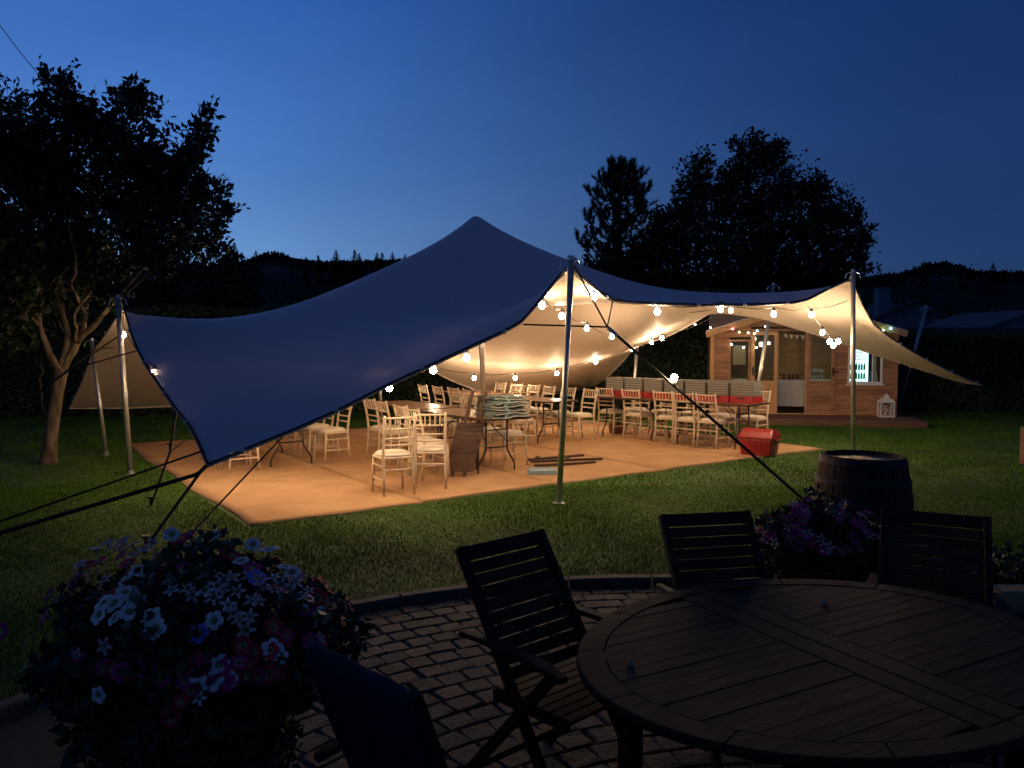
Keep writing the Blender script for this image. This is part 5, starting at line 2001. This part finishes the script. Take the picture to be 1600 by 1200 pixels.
# ------------------------------------------------------------------ petunias
def petunia(star=False):
    """open trumpet of five joined petals facing local +z, radius about 3 cm"""
    b = MB()
    n = 30
    vs, fs = [], []
    rings = ((.004, -.030), (.007, -.012), (.014, -.003), (.024, .001), (.034, -.003))
    for ri, (r_, z) in enumerate(rings):
        for k in range(n):
            a = 2 * math.pi * k / n
            lobe = abs(math.cos(a * 2.5))
            f = 1
            if ri >= 3:
                f = (.72 + .28 * lobe ** .5) if not star else (.42 + .75 * lobe ** 2.2)
            elif ri == 2 and star:
                f = .75 + .25 * lobe
            ruff = .0025 * math.sin(a * 15) * (ri >= 3)
            vs.append((math.cos(a) * r_ * f, math.sin(a) * r_ * f, z + ruff))
    for i in range(len(rings) - 1):
        for k in range(n):
            fs.append((i * n + k, i * n + (k + 1) % n, (i + 1) * n + (k + 1) % n, (i + 1) * n + k))
    b.add(vs, fs)
    return b


def flower_mesh(m, star=False):
    b = petunia(star)
    me = bpy.data.meshes.new('flower')
    me.from_pydata(b.v, [], b.f)
    me.polygons.foreach_set('use_smooth', [True] * len(me.polygons))
    me.materials.append(m)
    me.materials.append(M['throat'])
    me.polygons.foreach_set('material_index', [1 if i < 60 else 0 for i in range(len(me.polygons))])
    return me


FM = {'white': flower_mesh(M['petal_white']), 'mag': flower_mesh(M['petal_mag']), 'red': flower_mesh(M['petal_red']), 'star': flower_mesh(M['petal_pink'], True), 'violet': flower_mesh(M['petal_violet']),
      'starw': flower_mesh(M['petal_white'], True)}


def put_flower(parent, pos, nrm, kind, sc, base):
    o = link('flower', FM[kind], parent)
    o.location = pos - base
    q = Vector(nrm).normalized().to_track_quat('Z', 'Y')
    o.rotation_mode = 'QUATERNION'
    o.rotation_quaternion = q
    o.scale = (sc, sc, sc)
    return o


def planter(label, cx, cy, cz, rx, ry, rz, nleaf, lsize, pot_r, pot_h):
    base = Vector((cx, cy, 0))
    t = thing('flower_tub', label, 'planter', base)
    MB().lathe([(.001, 0), (pot_r * .8, 0), (pot_r * .95, pot_h * .6), (pot_r, pot_h), (pot_r * .93, pot_h), (pot_r * .9, pot_h - .06), (.001, pot_h - .06)], 24).build('tub', M['pot'], t, smooth=True)
    d = rng.normal(size=(nleaf, 3))
    d /= np.linalg.norm(d, axis=1)[:, None]
    rad = rng.uniform(.45, 1.0, nleaf) ** .6
    bump = 1 + .13 * np.sin(d[:, 0] * 7 + 2 * d[:, 2]) + .11 * np.sin(d[:, 1] * 9 + d[:, 2] * 6) + .07 * np.sin(d[:, 0] * 15 + d[:, 1] * 5)
    pos = d * (rad * bump)[:, None] * np.array([rx, ry, rz])
    pos[:, 2] = np.where(pos[:, 2] < 0, pos[:, 2] * 1.15, pos[:, 2]) + cz
    tag(npmesh('foliage', leaf_quads(pos, lsize, .62), 4, M['petleaf'], t), kind='stuff')
    b = MB()
    for k in range(60):
        a = rnd.uniform(0, 6.28)
        e = Vector((math.cos(a) * rx * rnd.uniform(.4, 1), math.sin(a) * ry * rnd.uniform(.4, 1), cz + rz * rnd.uniform(-.5, .8)))
        b.tube([(0, 0, pot_h - .05), Vector((e.x * .5, e.y * .5, max(e.z, cz) * .9)), e], [.004, .003, .002], 3)
    b.build('stems', M['petleaf'], t)
    return t, base


def on_mass(px, py, cx, cy, cz, rx, ry, rz):
    """point where the view ray of a measured flower meets the plant mass, pushed slightly out"""
    d = _dir(px, py)
    o = Vector((0, 0, CAM_H)) - Vector((cx, cy, cz))
    A = (d.x / rx) ** 2 + (d.y / ry) ** 2 + (d.z / rz) ** 2
    B = 2 * (d.x * o.x / rx ** 2 + d.y * o.y / ry ** 2 + d.z * o.z / rz ** 2)
    Cc = (o.x / rx) ** 2 + (o.y / ry) ** 2 + (o.z / rz) ** 2 - 1
    disc = B * B - 4 * A * Cc
    s_ = (-B - math.sqrt(disc)) / (2 * A) if disc > 0 else -B / (2 * A)
    p = Vector((0, 0, CAM_H)) + d * s_
    n = Vector(((p.x - cx) / rx ** 2, (p.y - cy) / ry ** 2, (p.z - cz) / rz ** 2)).normalized()
    return p, n


e1 = (-.99, 2.40, .775, .43, .40, .30)
t1, b1 = planter('large tub of white, pink and crimson petunias at the lower left', *e1, 15000, .045, .27, .55)
fl1 = []
for px, py, k in [(158, 962, 'white'), (183, 968, 'white'), (205, 958, 'white'), (238, 965, 'white'), (243, 985, 'white'), (217, 895, 'white'), (200, 912, 'white'), (223, 925, 'white'), (213, 940, 'white'), (196, 930, 'white'),
                  (228, 910, 'white'), (180, 945, 'white'), (165, 945, 'white'), (116, 936, 'white'), (158, 1084, 'white'), (336, 971, 'white'), (343, 1037, 'white'), (424, 1016, 'white'), (437, 1026, 'white'), (498, 965, 'white'), (476, 941, 'white'),
                  (445, 890, 'white'), (456, 897, 'white'), (395, 853, 'white'), (420, 862, 'white'), (332, 840, 'white'), (268, 837, 'white'), (298, 860, 'white'), (377, 880, 'white'), (400, 905, 'violet'), (311, 992, 'violet'), (358, 1060, 'white'), (332, 1063, 'white'), (310, 1054, 'white'), (313, 1090, 'starw'),
                  (430, 880, 'mag'), (355, 866, 'red'), (365, 873, 'red'), (297, 838, 'mag'), (283, 845, 'mag'), (483, 908, 'red'), (501, 912, 'red'), (512, 930, 'red'), (525, 945, 'red'), (543, 947, 'red'), (497, 935, 'red'), (505, 960, 'red'), (530, 970, 'red'), (545, 975, 'red'), (520, 990, 'red'), (500, 1000, 'red'), (485, 1010, 'red'), (515, 1018, 'red'), (535, 1025, 'red'),
                  (430, 1040, 'red'), (420, 1055, 'red'), (440, 1050, 'red'), (315, 1045, 'red'), (300, 1078, 'red'), (285, 1095, 'red'), (268, 1120, 'red'), (380, 1010, 'red'), (395, 1020, 'red'), (8, 985, 'mag')]:
    fl1.append((px, py, k))
stars = [(170, 852), (178, 858), (188, 860), (160, 880), (195, 848), (226, 862), (228, 861), (275, 905), (285, 902), (295, 922), (268, 910), (333, 902), (335, 935), (340, 918), (360, 905), (365, 960), (385, 985), (355, 948), (375, 970), (395, 940), (403, 942), (430, 905), (440, 915), (450, 922), (460, 912), (438, 930), (425, 925),
         (130, 895), (127, 885), (132, 905), (210, 855), (250, 870), (300, 930), (270, 925), (350, 925), (410, 920), (465, 905), (150, 862), (205, 870), (240, 850), (310, 905), (320, 925), (372, 925), (390, 965)]
for i, (px, py) in enumerate(stars):
    fl1.append((px, py, 'starw' if i % 4 == 1 else 'star'))
for i in range(60):
    a, r_ = rnd.uniform(0, 6.28), rnd.uniform(.3, 1) ** .5
    px, py = 300 + math.cos(a) * r_ * 230, 960 + math.sin(a) * r_ * 110
    fl1.append((px, py, rnd.choice(['red', 'red', 'mag', 'star', 'mag'])))
for px, py, k in fl1:
    p, n = on_mass(px, py, *e1)
    n = (n + Vector((rnd.gauss(0, .3), -.5 + rnd.gauss(0, .3), rnd.gauss(.25, .3)))).normalized()
    put_flower(t1, p + n * .012, n, k, rnd.uniform(.68, 1.0) * (1.05 if k == 'white' else .8 if k in ('starw', 'star') else .95), b1)

e2 = (1.80, 4.42, .56, .36, .32, .28)
t2, b2 = planter('tub of magenta petunias between the two garden chairs and the barrel', *e2, 9000, .045, .22, .42)
for i in range(64):
    a, r_ = rnd.uniform(0, 6.28), rnd.uniform(.1, 1) ** .5
    px, py = 1285 + math.cos(a) * r_ * 98, 832 + math.sin(a) * r_ * 45 - 8
    p, n = on_mass(px, py, *e2)
    n = (n + Vector((rnd.gauss(0, .3), -.4, rnd.gauss(.25, .3)))).normalized()
    put_flower(t2, p + n * .012, n, rnd.choice(['mag', 'mag', 'mag', 'star']), rnd.uniform(.8, 1.0), b2)

# timber sleeper at the right edge of the patio, and low plants behind it
sl_ = thing('timber_planter', 'pale sawn timber edging blocks at the right edge of the patio', 'planter', (3.05, 4.9, 0))
MB().box((.10, .0, .0), (.36, .16, .16)).build('sleeper', M['sleeper'], sl_, bevel=.008)
MB().box((.37, -.02, 0), (.44, .12, .24)).build('post', M['darkwood'], sl_, bevel=.006)
MB().box((.45, .0, .0), (1.5, .16, .15)).build('sleeper', M['sleeper'], sl_, bevel=.008)
n = 2600
pos = np.stack([rng.uniform(3.15, 4.6, n), rng.uniform(5.1, 5.8, n), rng.uniform(0, .22, n) ** 1.0], 1)
tag(npmesh('border_plants', leaf_quads(pos, .06, .6, up=(0, 0, .6)), 4, M['petleaf']), 'low dark leafy border behind the timber edging at the right', 'plants', kind='stuff')
# brown post at the far right edge of the lawn
pp = G(1600, 725)
tag(MB().box((-.03, -.06, 0), (.18, .06, .55)).build('timber_post', M['deck']), 'brown timber post at the far right edge of the lawn', 'post').location = (pp.x, pp.y, 0)
